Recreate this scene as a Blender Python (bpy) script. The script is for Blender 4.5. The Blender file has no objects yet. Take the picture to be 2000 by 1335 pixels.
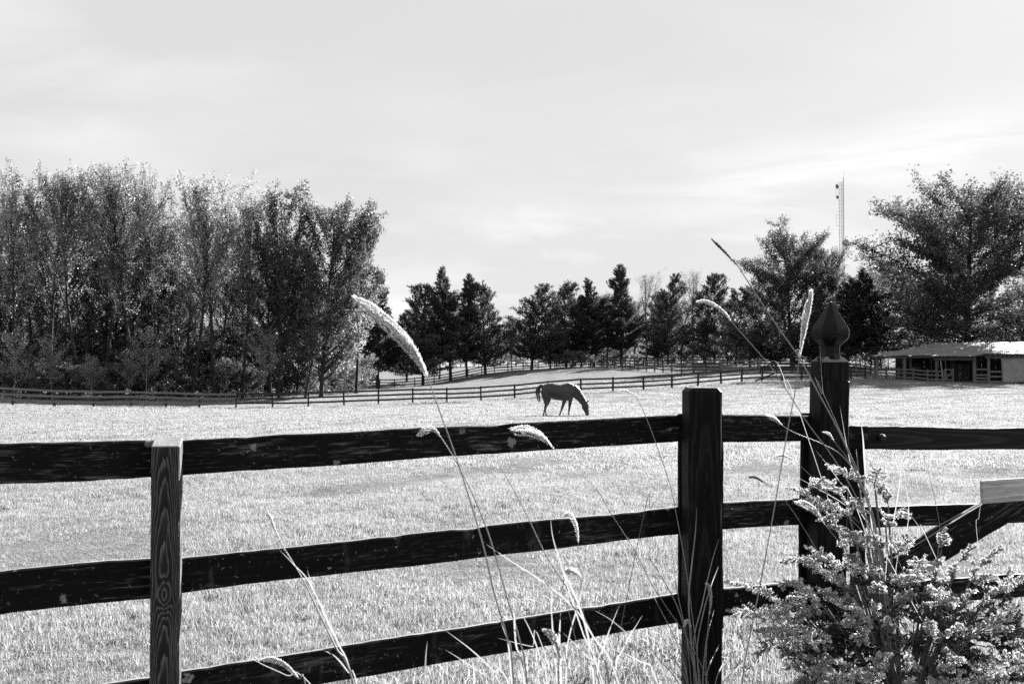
import bpy, bmesh, math, random
import numpy as np
from mathutils import Vector, Matrix, noise

random.seed(7)
RNG = np.random.default_rng(11)
S = bpy.context.scene
C = S.collection
PI = math.pi

# ------------------------------------------------------------------ camera
F = 1944.4                     # focal length in photograph pixels (35 mm on 36 mm)
HY = 715.0                     # horizon row of the photograph
EYE = 1.68
PITCH = math.atan((HY - 667.5) / F)
cam_data = bpy.data.cameras.new('camera')
cam_data.lens = 35.0
cam_data.sensor_width = 36.0
cam_data.clip_start = 0.05
cam_data.clip_end = 8000
cam_data.dof.use_dof = True
cam_data.dof.focus_distance = 9.0
cam_data.dof.aperture_fstop = 9.0
cam = bpy.data.objects.new('camera', cam_data)
C.objects.link(cam)
cam.location = (0, 0, EYE)
cam.rotation_euler = (PI / 2 + PITCH, 0, 0)
S.camera = cam

# ------------------------------------------------------------------ sun and sky
SUN_AZ = math.radians(38)      # to the right of the viewing direction
SUN_EL = math.radians(28)
SKY_STRENGTH = 0.10
world = bpy.data.worlds.new('World')
S.world = world
world.use_nodes = True
wt = world.node_tree
wt.nodes.clear()


class NT:
    """small helper to write node graphs"""
    def __init__(self, tree):
        self.t = tree

    def n(self, kind, **kw):
        nd = self.t.nodes.new(kind)
        for k, v in kw.items():
            if k == 'ins':
                for a, b in v.items():
                    if isinstance(b, bpy.types.NodeSocket):
                        self.t.links.new(b, nd.inputs[a])
                    else:
                        nd.inputs[a].default_value = b
            else:
                setattr(nd, k, v)
        return nd

    def math(self, op, a, b=0.0, c=0.0, clamp=False):
        nd = self.n('ShaderNodeMath', operation=op, ins={0: a, 1: b, 2: c})
        nd.use_clamp = clamp
        return nd.outputs[0]

    def ramp(self, fac, stops):
        nd = self.n('ShaderNodeValToRGB', ins={0: fac})
        e = nd.color_ramp.elements
        while len(e) < len(stops):
            e.new(0.5)
        for el, (p, v) in zip(e, stops):
            el.position = p
            el.color = (v, v, v, 1)
        return nd.outputs[0]

    def noise(self, vec, scale, detail=3, rough=0.55, dist=0.0):
        nd = self.n('ShaderNodeTexNoise', ins={'Scale': scale, 'Detail': detail, 'Roughness': rough, 'Distortion': dist})
        if vec is not None:
            self.t.links.new(vec, nd.inputs['Vector'])
        return nd.outputs['Fac']

    def mapping(self, vec, scale=(1, 1, 1), loc=(0, 0, 0), rot=(0, 0, 0)):
        nd = self.n('ShaderNodeMapping', ins={'Vector': vec, 'Location': loc, 'Rotation': rot, 'Scale': scale})
        return nd.outputs[0]


w = NT(wt)
sky = w.n('ShaderNodeTexSky', sky_type='NISHITA')
sky.sun_disc = False
sky.sun_elevation = SUN_EL
sky.sun_rotation = SUN_AZ      # measured clockwise from +Y
sky.air_density = 1.0
sky.dust_density = 2.5
sky.ozone_density = 0.6
bw = w.n('ShaderNodeRGBToBW', ins={0: sky.outputs[0]}).outputs[0]
tc = w.n('ShaderNodeTexCoord').outputs['Generated']
sep = w.n('ShaderNodeSeparateXYZ', ins={0: tc})
zz = w.math('ADD', w.math('MAXIMUM', sep.outputs[2], 0.0), 0.16)
u_ = w.math('DIVIDE', sep.outputs[0], zz)
v_ = w.math('DIVIDE', sep.outputs[1], zz)
cu = w.n('ShaderNodeCombineXYZ', ins={0: u_, 1: v_, 2: 0.0}).outputs[0]
cu = w.mapping(cu, scale=(0.7, 0.95, 1), loc=(1.3, 0.4, 0), rot=(0, 0, math.radians(-35)))
warp = w.n('ShaderNodeTexNoise', ins={'Vector': cu, 'Scale': 0.7, 'Detail': 3.0})
cu2 = w.n('ShaderNodeVectorMath', operation='ADD', ins={0: cu, 1: w.n('ShaderNodeVectorMath', operation='SCALE', ins={0: warp.outputs[1], 'Scale': 0.9}).outputs[0]}).outputs[0]
cl = w.noise(cu2, 1.1, 7, 0.52)
cl2 = w.noise(cu2, 0.45, 3, 0.5)
cloud = w.math('MULTIPLY', w.ramp(cl, [(0.44, 0.0), (0.70, 1.0)]), w.ramp(cl2, [(0.40, 0.12), (0.60, 1.0)]))
SKY_BASE, SKY_GAIN, CLOUD_GAIN = 1.15, 0.008, 0.8
base = w.math('MULTIPLY_ADD', bw, SKY_GAIN, SKY_BASE)          # thin high veil over the blue
hz = w.math('POWER', w.math('SUBTRACT', 1.0, w.math('MAXIMUM', sep.outputs[2], 0.0)), 7.0)
base = w.math('MULTIPLY_ADD', hz, 0.14, base)                  # paler air towards the horizon all round
# a bank of brighter cirrus standing to the right of the mast
azn = w.math('DIVIDE', sep.outputs[0], w.math('MAXIMUM', sep.outputs[1], 0.05))
ba = w.math('DIVIDE', w.math('SUBTRACT', azn, 0.33), 0.24)
be = w.math('DIVIDE', w.math('SUBTRACT', w.math('MULTIPLY_ADD', azn, -0.10, sep.outputs[2]), 0.152), 0.035)
bank = w.math('EXPONENT', w.math('MULTIPLY', w.math('ADD', w.math('MULTIPLY', ba, ba), w.math('MULTIPLY', be, be)), -1.0))
wisp = w.noise(w.mapping(tc, scale=(3.0, 3.0, 26.0), rot=(0, math.radians(6), 0)), 1.6, 6, 0.6, 0.8)
bank = w.math('MULTIPLY', bank, w.ramp(wisp, [(0.36, 0.1), (0.62, 1.0)]))
base = w.math('MULTIPLY_ADD', bank, 0.30, base)
tot = w.math('MULTIPLY_ADD', cloud, CLOUD_GAIN, base)
tot = w.math('MINIMUM', tot, 7.0)
bg = w.n('ShaderNodeBackground', ins={'Color': tot, 'Strength': SKY_STRENGTH})
wo = w.n('ShaderNodeOutputWorld', ins={0: bg.outputs[0]})

sd = bpy.data.lights.new('sun', 'SUN')
sd.energy = 5.0
sd.angle = math.radians(0.5)
sd.color = (1, 1, 1)
sun = bpy.data.objects.new('sun', sd)
C.objects.link(sun)
sun_dir = Vector((math.sin(SUN_AZ) * math.cos(SUN_EL), math.cos(SUN_AZ) * math.cos(SUN_EL), math.sin(SUN_EL)))
sun.rotation_euler = sun_dir.to_track_quat('Z', 'Y').to_euler()
sun.location = (20, 30, 40)

S.view_settings.view_transform = 'Standard'
S.view_settings.look = 'None'
S.view_settings.exposure = 2.65
S.view_settings.gamma = 1.0
S.view_settings.use_curve_mapping = False
S.render.film_transparent = False
S.cycles.max_bounces = 8
S.cycles.diffuse_bounces = 3
S.cycles.transmission_bounces = 4
S.cycles.transparent_max_bounces = 8
S.cycles.use_denoising = False


# ------------------------------------------------------------------ pixel helpers
def at(px, py, Y):
    """world point seen at photograph pixel (px,py) at distance Y ahead"""
    d = Vector((px - 1000, F * math.cos(PITCH) - (667.5 - py) * math.sin(PITCH),
                F * math.sin(PITCH) + (667.5 - py) * math.cos(PITCH)))
    return Vector((0, 0, EYE)) + d * (Y / d.y)


# ------------------------------------------------------------------ terrain height
_cp = []
def cp(px, py, Y):
    p = at(px, py, Y)
    _cp.append((p.x, p.y, p.z))
for x in (-14, -7, 0, 7, 14):
    for y in (-12, 0, 7, 14):
        _cp.append((x, y, 0.0 if y < 10 else -0.04))
for a in ((1100, 813, 43.5), (500, 822, 44), (1600, 806, 44), (30, 826, 44), (2000, 803, 44)):
    cp(*a)
FENCE1 = [(-150, 786, 68), (0, 791, 72), (394, 797, 84), (600, 795, 86), (664, 792.7, 86.5), (794, 788.7, 88), (969, 781, 88.5),
          (1182, 765.5, 90), (1284, 760, 91.5), (1378, 753, 94), (1469, 746, 98), (1600, 742, 104), (1690, 740, 110)]
for a in FENCE1:
    cp(*a)
for a in ((-100, 772, 95), (200, 772, 105), (450, 772, 115), (640, 764, 125), (745, 758, 146), (828, 751, 148), (885, 741, 150), (946, 731, 154),
          (1043, 722, 160), (1110, 718, 160), (1180, 718, 152), (1256, 725, 137), (1325, 728, 126), (1387, 730, 118), (1484, 729, 114),
          (1600, 727, 125), (1712, 737, 120), (1800, 741, 112), (1903, 748, 104), (2060, 751, 98), (2000, 770, 75),
          (700, 735, 230), (900, 719, 250), (1050, 716, 250), (300, 738, 240), (1300, 712, 220), (1500, 712, 220), (1800, 712, 200), (2100, 712, 200)):
    cp(*a)
for a in ((-320, 380, 1.0), (0, 420, 1.5), (320, 380, 1.5), (-260, 100, -1), (260, 100, 0.5), (-150, -30, 0), (150, -30, 0), (150, 40, 0), (-150, 40, -.6)):
    _cp.append(a)
_cp = np.array(_cp)


def _tpsk(r2):
    return 0.5 * r2 * np.log(r2 + 1e-9)


def _fit():
    n = len(_cp)
    P = _cp[:, :2] / 100.0
    d2 = ((P[:, None] - P[None]) ** 2).sum(-1)
    K = _tpsk(d2) + np.eye(n) * 2e-4
    A = np.zeros((n + 3, n + 3))
    A[:n, :n] = K
    A[:n, n] = 1
    A[:n, n + 1:] = P
    A[n:, :n] = A[:n, n:].T
    b = np.zeros(n + 3)
    b[:n] = _cp[:, 2]
    return P, np.linalg.solve(A, b)


_TP, _TW = _fit()


def gzs(x, y):
    x = np.clip(np.asarray(x, float), -320, 320)
    y = np.clip(np.asarray(y, float), -30, 420)
    Q = np.stack([x, y], -1) / 100.0
    out = np.empty(len(Q))
    for i in range(0, len(Q), 20000):
        q = Q[i:i + 20000]
        d2 = ((q[:, None] - _TP[None]) ** 2).sum(-1)
        out[i:i + 20000] = _tpsk(d2) @ _TW[:len(_TP)] + _TW[len(_TP)] + q @ _TW[len(_TP) + 1:]
    und = 0.018 * np.sin(x * 1.7 + 0.6 * y) + 0.02 * np.sin(y * 1.1 - x * 0.7) + 0.012 * np.sin(x * 3.1 - y * 2.3)
    return out + und * np.clip((np.hypot(x, y)) / 12, 0.4, 2.0)


def gz(x, y):
    return float(gzs([x], [y])[0])


# ------------------------------------------------------------------ object helpers
def put(name, me, parent=None, mat=None, loc=None):
    o = bpy.data.objects.new(name, me)
    C.objects.link(o)
    if parent is not None:
        o.parent = parent
    if mat is not None and me is not None:
        if len(me.materials):
            me.materials.clear()
        for m in (mat if isinstance(mat, (list, tuple)) else [mat]):
            me.materials.append(m)
    if loc is not None:
        o.location = loc
    return o


def thing(name, label, cat, loc=(0, 0, 0), rotz=0.0, group=None):
    o = bpy.data.objects.new(name, None)
    C.objects.link(o)
    o.empty_display_size = 0.2
    o.location = loc
    o.rotation_euler = (0, 0, rotz)
    o['label'] = label
    o['category'] = cat
    if group:
        o['group'] = group
    return o


def structure(o):
    o['kind'] = 'structure'
    return o


def np_mesh(name, verts, faces_list, smooth=False, midx=None):
    """faces_list: list of numpy int arrays (n,3) or (n,4)"""
    me = bpy.data.meshes.new(name)
    verts = np.asarray(verts, np.float32)
    me.vertices.add(len(verts))
    me.vertices.foreach_set('co', verts.ravel())
    tot_l = sum(f.size for f in faces_list)
    tot_p = sum(len(f) for f in faces_list)
    me.loops.add(tot_l)
    me.polygons.add(tot_p)
    me.loops.foreach_set('vertex_index', np.concatenate([f.ravel() for f in faces_list]).astype(np.int32))
    starts, off = [], 0
    for f in faces_list:
        starts.append(np.arange(len(f)) * f.shape[1] + off)
        off += f.size
    me.polygons.foreach_set('loop_start', np.concatenate(starts).astype(np.int32))
    if smooth:
        me.polygons.foreach_set('use_smooth', np.ones(tot_p, bool))
    if midx is not None:
        me.polygons.foreach_set('material_index', np.asarray(midx, np.int32))
    me.update(calc_edges=True)
    return me


class MB:
    """mesh builder on plain lists"""
    def __init__(self):
        self.v, self.f, self.m = [], [], []

    def tube(self, pts, rad, n=6, cap=True, mi=0, ry=None):
        pts = [Vector(p) for p in pts]
        if not isinstance(rad, (list, tuple)):
            rad = [rad] * len(pts)
        b0 = len(self.v)
        prev = None
        for i, p in enumerate(pts):
            t = (pts[min(i + 1, len(pts) - 1)] - pts[max(i - 1, 0)]).normalized()
            if prev is None:
                ref = Vector((0, 1, 0)) if abs(t.y) < 0.9 else Vector((1, 0, 0))
                a = (ref - t * ref.dot(t)).normalized()
            else:
                a = (prev - t * prev.dot(t)).normalized()
            prev = a
            b = t.cross(a)
            r = rad[i]
            r2 = r if ry is None else ry[i]
            for k in range(n):
                an = 2 * PI * k / n
                self.v.append(p + a * (r2 * math.cos(an)) + b * (r * math.sin(an)))
        for i in range(len(pts) - 1):
            for k in range(n):
                q = b0 + i * n
                self.f.append((q + k, q + (k + 1) % n, q + n + (k + 1) % n, q + n + k))
                self.m.append(mi)
        if cap:
            self.f.append(tuple(b0 + k for k in range(n))[::-1])
            self.f.append(tuple(b0 + (len(pts) - 1) * n + k for k in range(n)))
            self.m += [mi, mi]
        return self

    def box(self, c, s, rot=None, mi=0):
        b0 = len(self.v)
        c = Vector(c)
        for dx in (-.5, .5):
            for dy in (-.5, .5):
                for dz in (-.5, .5):
                    q = Vector((dx * s[0], dy * s[1], dz * s[2]))
                    if rot is not None:
                        q = rot @ q
                    self.v.append(c + q)
        for f in ((0, 1, 3, 2), (4, 6, 7, 5), (0, 4, 5, 1), (2, 3, 7, 6), (0, 2, 6, 4), (1, 5, 7, 3)):
            self.f.append(tuple(b0 + k for k in f))
            self.m.append(mi)
        return self

    def beam(self, p, q, wdt, hgt, mi=0):
        """box from p to q, hgt measured upward, wdt sideways"""
        p, q = Vector(p), Vector(q)
        x = (q - p)
        L = x.length
        x.normalize()
        up = Vector((0, 0, 1)) if abs(x.z) < 0.95 else Vector((0, 1, 0))
        y = up.cross(x).normalized()
        z = x.cross(y)
        M = Matrix((x, y, z)).transposed()
        return self.box((p + q) / 2, (L, wdt, hgt), M, mi)

    def quad(self, a, b, c, d, mi=0):
        b0 = len(self.v)
        self.v += [Vector(a), Vector(b), Vector(c), Vector(d)]
        self.f.append((b0, b0 + 1, b0 + 2, b0 + 3))
        self.m.append(mi)

    def mesh(self, name, smooth=False):
        me = bpy.data.meshes.new(name)
        me.from_pydata([tuple(v) for v in self.v], [], self.f)
        me.polygons.foreach_set('material_index', self.m)
        if smooth:
            me.polygons.foreach_set('use_smooth', [True] * len(self.f))
        me.update()
        return me

    def obj(self, name, mat, parent=None, smooth=False):
        me = self.mesh(name, smooth)
        return put(name, me, parent, mat)


# ------------------------------------------------------------------ materials (all tones grey: the photograph is black and white)
def g3(v):
    return (v, v, v, 1)


def new_mat(name):
    m = bpy.data.materials.new(name)
    m.use_nodes = True
    m.node_tree.nodes.clear()
    return m, NT(m.node_tree)


def finish(n, shader, disp=None):
    o = n.n('ShaderNodeOutputMaterial', ins={0: shader})


def leaf_mat(name, lo, hi, trans=0.45, scale=0.35, gloss=0.05, tr_gain=1.3, vary=0.0):
    """leaf/blade: each blade its own tone, translucent"""
    m, n = new_mat(name)
    geo = n.n('ShaderNodeNewGeometry')
    pos = geo.outputs['Position']
    nz = n.noise(pos, scale, 2)
    rnd = geo.outputs['Random Per Island']
    mixv = n.math('ADD', n.math('MULTIPLY', nz, 0.45), n.math('MULTIPLY', rnd, 0.55))
    col = n.ramp(mixv, [(0.15, lo), (0.85, hi)])
    if vary:
        ob = n.n('ShaderNodeObjectInfo').outputs['Random']
        k = n.math('MULTIPLY_ADD', ob, 2 * vary, 1 - vary)
        kc = n.n('ShaderNodeCombineXYZ', ins={0: k, 1: k, 2: k}).outputs[0]
        col = n.n('ShaderNodeMixRGB', blend_type='MULTIPLY', ins={0: 1.0, 1: col, 2: kc}).outputs[0]
    dif = n.n('ShaderNodeBsdfDiffuse', ins={'Color': col})
    trc = n.n('ShaderNodeMixRGB', blend_type='MULTIPLY', ins={0: 1.0, 1: col, 2: (tr_gain, tr_gain, tr_gain, 1)}).outputs[0]
    tr = n.n('ShaderNodeBsdfTranslucent', ins={'Color': trc})
    mx = n.n('ShaderNodeMixShader', ins={0: trans, 1: dif.outputs[0], 2: tr.outputs[0]})
    gl = n.n('ShaderNodeBsdfGlossy', ins={'Color': g3(0.9), 'Roughness': 0.45})
    mx2 = n.n('ShaderNodeMixShader', ins={0: gloss, 1: mx.outputs[0], 2: gl.outputs[0]})
    finish(n, mx2.outputs[0])
    return m


def plain_mat(name, lo, hi, scale=4.0, rough=0.8, spec=0.3, stretch=(1, 1, 1), bump=0.0, metallic=0.0, coords='Object'):
    m, n = new_mat(name)
    tcn = n.n('ShaderNodeTexCoord').outputs[coords]
    v = n.mapping(tcn, scale=stretch)
    nz = n.noise(v, scale, 5, 0.6)
    col = n.ramp(nz, [(0.3, lo), (0.7, hi)])
    b = n.n('ShaderNodeBsdfPrincipled', ins={'Base Color': col, 'Roughness': rough, 'Specular IOR Level': spec, 'Metallic': metallic})
    if bump:
        bp = n.n('ShaderNodeBump', ins={'Strength': bump, 'Distance': 0.02, 'Height': nz})
        n.t.links.new(bp.outputs[0], b.inputs['Normal'])
    finish(n, b.outputs[0])
    return m


def wood_mat(name, dark, light, fine=90.0, ring=0.0, lichen=0.0, streak=0.0, rough=0.75, spec=0.25, knot=None, seed=0.0, ringf=55.0, ringw=0.5, wear=0.0):
    """grain runs along local X; y across the thickness, z across the width"""
    m, n = new_mat(name)
    oc = n.n('ShaderNodeTexCoord').outputs['Object']
    oc = n.mapping(oc, loc=(seed, seed * 0.7, seed * 0.37))
    if not ring:                                   # every board its own stretch of grain
        rn_ = n.math('MULTIPLY', n.n('ShaderNodeObjectInfo').outputs['Random'], 37.0)
        oc = n.n('ShaderNodeVectorMath', operation='ADD', ins={0: oc, 1: n.n('ShaderNodeCombineXYZ', ins={0: rn_, 1: 0.0, 2: n.math('MULTIPLY', rn_, 0.31)}).outputs[0]}).outputs[0]
    v1 = n.mapping(oc, scale=(1.6, 22, 22))
    fineg = n.noise(v1, fine / 20, 6, 0.7, 0.3)
    v2 = n.mapping(oc, scale=(0.9, 3.5, 3.5))
    broad = n.noise(v2, 2.2, 4, 0.6)
    tone = n.math('ADD', n.math('MULTIPLY', fineg, 0.75), n.math('MULTIPLY', broad, 0.35))
    col = n.ramp(tone, [(0.42, dark), (0.60, dark * 1.6), (0.78, light)])
    height = fineg
    if ring:
        sp = n.n('ShaderNodeSeparateXYZ', ins={0: oc})
        wob = n.noise(n.mapping(oc, scale=(1.1, 4, 4)), 2.0, 3, 0.5)
        zc = n.math('ADD', sp.outputs[2], 0.004 - seed * 0.37)
        zc = n.math('ADD', zc, n.math('MULTIPLY', n.math('SUBTRACT', wob, 0.5), 0.030))
        yy = n.math('MULTIPLY_ADD', n.math('SUBTRACT', sp.outputs[0], seed), 0.032, 0.040)
        r = n.math('SQRT', n.math('ADD', n.math('MULTIPLY', zc, zc), n.math('MULTIPLY', yy, yy)))
        r = n.math('ADD', r, n.math('MULTIPLY', n.noise(n.mapping(oc, scale=(2.5, 14, 14)), 2.0, 3, 0.6), 0.008))
        if knot:
            kv = n.n('ShaderNodeVectorMath', operation='SUBTRACT', ins={0: n.mapping(oc, loc=(-seed, -seed * 0.7, -seed * 0.37)), 1: (knot[0], 0, knot[1])}).outputs[0]
            kv = n.mapping(kv, scale=(0.38, 0, 1))
            kd = n.n('ShaderNodeVectorMath', operation='LENGTH', ins={0: kv}).outputs['Value']
            bumpk = n.math('EXPONENT', n.math('MULTIPLY', n.math('MULTIPLY', kd, kd), -1500.0))
            r = n.math('ADD', r, n.math('MULTIPLY', bumpk, 0.014))
        ph = n.math('FRACT', n.math('MULTIPLY', r, ringf * 2))
        line = n.ramp(ph, [(0.0, 0.0), (ringw, 0.12), (0.86, 1.0), (1.0, 0.0)])
        lr = n.n('ShaderNodeMixRGB', blend_type='MIX', ins={0: ring, 1: col, 2: n.n('ShaderNodeMixRGB', blend_type='MULTIPLY', ins={0: 1.0, 1: line, 2: g3(light * 1.5)}).outputs[0]}).outputs[0]
        col = n.n('ShaderNodeMixRGB', blend_type='MIX', ins={0: n.math('MULTIPLY', n.ramp(fineg, [(0.3, 0.3), (0.7, 1.0)]), 0.9), 1: col, 2: lr}).outputs[0]
        height = n.math('ADD', fineg, n.math('MULTIPLY', line, ring))
    if knot:
        s3 = n.n('ShaderNodeSeparateXYZ', ins={0: n.n('ShaderNodeTexCoord').outputs['Object']})
        cw = n.math('MULTIPLY', n.math('SUBTRACT', n.noise(n.mapping(oc, scale=(7, 1, 1)), 1.0, 4, 0.6), 0.5), 0.012)
        cd = n.math('ABSOLUTE', n.math('ADD', n.math('SUBTRACT', s3.outputs[2], 0.003), cw))
        crk = n.math('MULTIPLY', n.math('LESS_THAN', cd, 0.0016), n.math('GREATER_THAN', s3.outputs[0], 1.12))
        col = n.n('ShaderNodeMixRGB', ins={0: crk, 1: col, 2: g3(0.002)}).outputs[0]
    if wear:
        wr = n.ramp(n.noise(n.mapping(oc, scale=(3, 60, 60)), 2.6, 5, 0.75), [(0.60, 0.0), (0.66, 1.0)])
        patch = n.ramp(n.noise(oc, 3.0, 3, 0.6), [(0.42, 0.0), (0.62, 1.0)])
        col = n.n('ShaderNodeMixRGB', ins={0: n.math('MULTIPLY', n.math('MULTIPLY', wr, patch), wear), 1: col, 2: g3(0.14)}).outputs[0]
    if streak:
        sv = n.mapping(oc, scale=(14, 1, 4.0))
        st = n.ramp(n.noise(sv, 1.0, 3, 0.55), [(0.56, 0.0), (0.72, 1.0)])
        col = n.n('ShaderNodeMixRGB', ins={0: n.math('MULTIPLY', n.math('MULTIPLY', st, streak), n.ramp(n.noise(n.mapping(oc, scale=(30, 1, 12)), 2.0, 4, 0.7), [(0.4, 0.1), (0.65, 1.0)])), 1: col, 2: g3(0.12)}).outputs[0]
    if lichen:
        wv = n.n('ShaderNodeVectorMath', operation='ADD', ins={0: oc, 1: n.n('ShaderNodeVectorMath', operation='SCALE', ins={0: n.n('ShaderNodeTexNoise', ins={'Vector': oc, 'Scale': 45.0, 'Detail': 4.0}).outputs[1], 'Scale': 0.05}).outputs[0]}).outputs[0]
        fl = n.mapping(wv, scale=(1, 0, 1))
        vo = n.n('ShaderNodeTexVoronoi', ins={'Vector': fl, 'Scale': 8.5, 'Randomness': 1.0})
        spot = n.ramp(vo.outputs['Distance'], [(0.16, 1.0), (0.2, 0.0)])
        pick = n.math('GREATER_THAN', n.n('ShaderNodeSeparateColor', ins={0: vo.outputs['Color']}).outputs[0], 0.72)
        big = n.math('MULTIPLY', n.math('MULTIPLY', spot, pick), n.ramp(n.noise(oc, 130.0, 3, 0.7), [(0.38, 0.25), (0.55, 1.0)]))
        vs = n.n('ShaderNodeTexVoronoi', ins={'Vector': fl, 'Scale': 55.0, 'Randomness': 1.0})
        sp2 = n.ramp(vs.outputs['Distance'], [(0.10, 1.0), (0.2, 0.0)])
        pick2 = n.math('GREATER_THAN', n.n('ShaderNodeSeparateColor', ins={0: vs.outputs['Color']}).outputs[1], 0.5)
        dens = n.ramp(n.noise(oc, 5.0, 2), [(0.36, 0.0), (0.56, 1.0)])
        small = n.math('MULTIPLY', n.math('MULTIPLY', sp2, pick2), dens)
        lich = n.math('MAXIMUM', n.math('MULTIPLY', big, 0.85), n.math('MULTIPLY', small, 0.55))
        col = n.n('ShaderNodeMixRGB', ins={0: n.math('MULTIPLY', lich, lichen), 1: col, 2: g3(0.38)}).outputs[0]
    b = n.n('ShaderNodeBsdfPrincipled', ins={'Base Color': col, 'Roughness': rough, 'Specular IOR Level': spec})
    bp = n.n('ShaderNodeBump', ins={'Strength': 0.55, 'Distance': 0.003, 'Height': height})
    n.t.links.new(bp.outputs[0], b.inputs['Normal'])
    finish(n, b.outputs[0])
    return m


M = {}
M['rail'] = wood_mat('black_stained_rail', 0.004, 0.16, lichen=0.6, wear=0.8, seed=0.0, spec=0.07)
M['rail_lichen'] = wood_mat('black_stained_rail_with_lichen', 0.004, 0.10, lichen=1.0, streak=0.5, wear=0.25, seed=3.1, spec=0.07)
M['rail_gate'] = wood_mat('black_stained_gate_board', 0.008, 0.035, ring=0.55, seed=1.7, ringf=34, spec=0.15)
M['post_grain'] = wood_mat('weathered_grained_post', 0.004, 0.17, ring=0.62, knot=(1.08, 0.0), seed=0.0, ringf=140, ringw=0.5)
M['post_dark'] = wood_mat('black_stained_post', 0.003, 0.035, ring=0.25, seed=5.2, ringf=30, rough=0.6, spec=0.06, wear=0.2)
M['finial'] = wood_mat('black_painted_finial', 0.003, 0.02, ring=0.25, seed=2.2, ringf=30, rough=0.32, spec=0.12, wear=0.9)
M['wood_top_sunlit'] = wood_mat('weathered_sunlit_wood', 0.10, 0.32, seed=4.4, spec=0.2)  # weathered wood, with sunlight on upper faces put into its pale tone
M['wood_pale'] = wood_mat('pale_weathered_board', 0.25, 0.6, ring=0.25, seed=6.4, ringf=24, spec=0.2)
M['far_fence'] = plain_mat('distant_fence_wood', 0.012, 0.035, 3.0, stretch=(0.5, 6, 6), spec=0.2)
M['far_fence_top'] = plain_mat('distant_weathered_sunlit_fence_wood', 0.06, 0.16, 3.0, stretch=(0.5, 6, 6), spec=0.2)  # weathered corral wood; also colours the sun onto the field fence's left rails
M['bark'] = plain_mat('bark', 0.012, 0.04, 5.0, stretch=(1, 1, 0.2), bump=0.4, spec=0.1)
M['bark_grey'] = plain_mat('grey_bark', 0.03, 0.08, 5.0, stretch=(1, 1, 0.2), spec=0.1)
M['bark_pale'] = plain_mat('pale_bark', 0.08, 0.22, 5.0, stretch=(1, 1, 0.3), bump=0.3, spec=0.1)
M['leaf_poplar'] = leaf_mat('poplar_leaves', 0.09, 0.26, 0.5, 0.25, vary=0.35, gloss=0.03)
M['leaf_oak'] = leaf_mat('oak_leaves', 0.018, 0.085, 0.45, 0.25, gloss=0.03)
M['leaf_dark'] = leaf_mat('dark_leaves', 0.014, 0.12, 0.4, 0.3, vary=0.5, gloss=0.03)
M['leaf_under'] = leaf_mat('shaded_shrub_leaves', 0.002, 0.17, 0.5, 0.9, vary=0.6, gloss=0.03)  # shade and sun flecks of the undergrowth are put into these leaf tones
M['leaf_cedar'] = leaf_mat('cedar_foliage', 0.014, 0.06, 0.3, 0.3, gloss=0.02, vary=0.4)
M['leaf_bare'] = leaf_mat('few_dry_leaves', 0.02, 0.09, 0.3, 0.3, gloss=0.02)
M['leaf_bright'] = leaf_mat('sapling_leaves', 0.015, 0.30, 0.5, 0.8, gloss=0.03)
M['grass'] = leaf_mat('grass_blades', 0.12, 0.32, 0.5, 0.9, gloss=0.025, tr_gain=1.15)
M['stalk'] = leaf_mat('dry_stalks', 0.10, 0.26, 0.3, 6.0, gloss=0.08)
M['blade'] = leaf_mat('dry_grass_leaves', 0.09, 0.26, 0.5, 5.0, gloss=0.08)
M['plume'] = leaf_mat('silky_plumes', 0.5, 0.75, 0.5, 4.0, gloss=0.04, tr_gain=1.05)
M['seed'] = leaf_mat('dark_seed_heads', 0.05, 0.15, 0.4, 4.0, gloss=0.04)
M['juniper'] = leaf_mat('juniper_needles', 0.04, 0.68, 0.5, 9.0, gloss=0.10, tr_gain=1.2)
M['juniper_shaded'] = leaf_mat('shaded_inner_juniper_needles', 0.008, 0.05, 0.35, 9.0, gloss=0.04, tr_gain=1.2)  # dark copy of the needles, shade of the interior in its colour
M['twig'] = plain_mat('juniper_twigs', 0.04, 0.12, 30.0, bump=0.2)
M['horse'] = plain_mat('horse_coat', 0.010, 0.022, 6.0, rough=0.45, spec=0.45)
for _n in M['horse'].node_tree.nodes:
    if _n.type == 'BSDF_PRINCIPLED':
        _n.inputs['Sheen Weight'].default_value = 0.22
        _n.inputs['Sheen Roughness'].default_value = 0.35
M['horse_hair'] = plain_mat('horse_hair', 0.012, 0.05, 20.0, rough=0.4, spec=0.6)
M['hoof'] = plain_mat('hoof', 0.02, 0.04, 20.0, rough=0.5)
M['roof'] = plain_mat('weathered_roof_metal', 0.07, 0.18, 0.9, rough=0.75, spec=0.5, stretch=(1, 1, 1), metallic=0.2)
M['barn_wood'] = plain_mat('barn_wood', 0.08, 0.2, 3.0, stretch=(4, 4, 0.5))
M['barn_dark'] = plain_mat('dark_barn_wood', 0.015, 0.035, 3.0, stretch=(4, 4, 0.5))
M['barn_pale'] = plain_mat('pale_painted_wood', 0.3, 0.5, 3.0, stretch=(4, 4, 0.5))
M['tarp'] = plain_mat('grey_tarpaulin', 0.2, 0.3, 1.2, rough=0.6, bump=0.2)
M['steel'] = plain_mat('galvanised_steel', 0.12, 0.22, 2.0, rough=0.5, spec=0.5)
M['dish'] = plain_mat('dish_cover', 0.10, 0.16, 2.0, rough=0.7)
M['hole'] = plain_mat('bolt_head', 0.004, 0.008, 9.0, rough=0.5)


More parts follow.
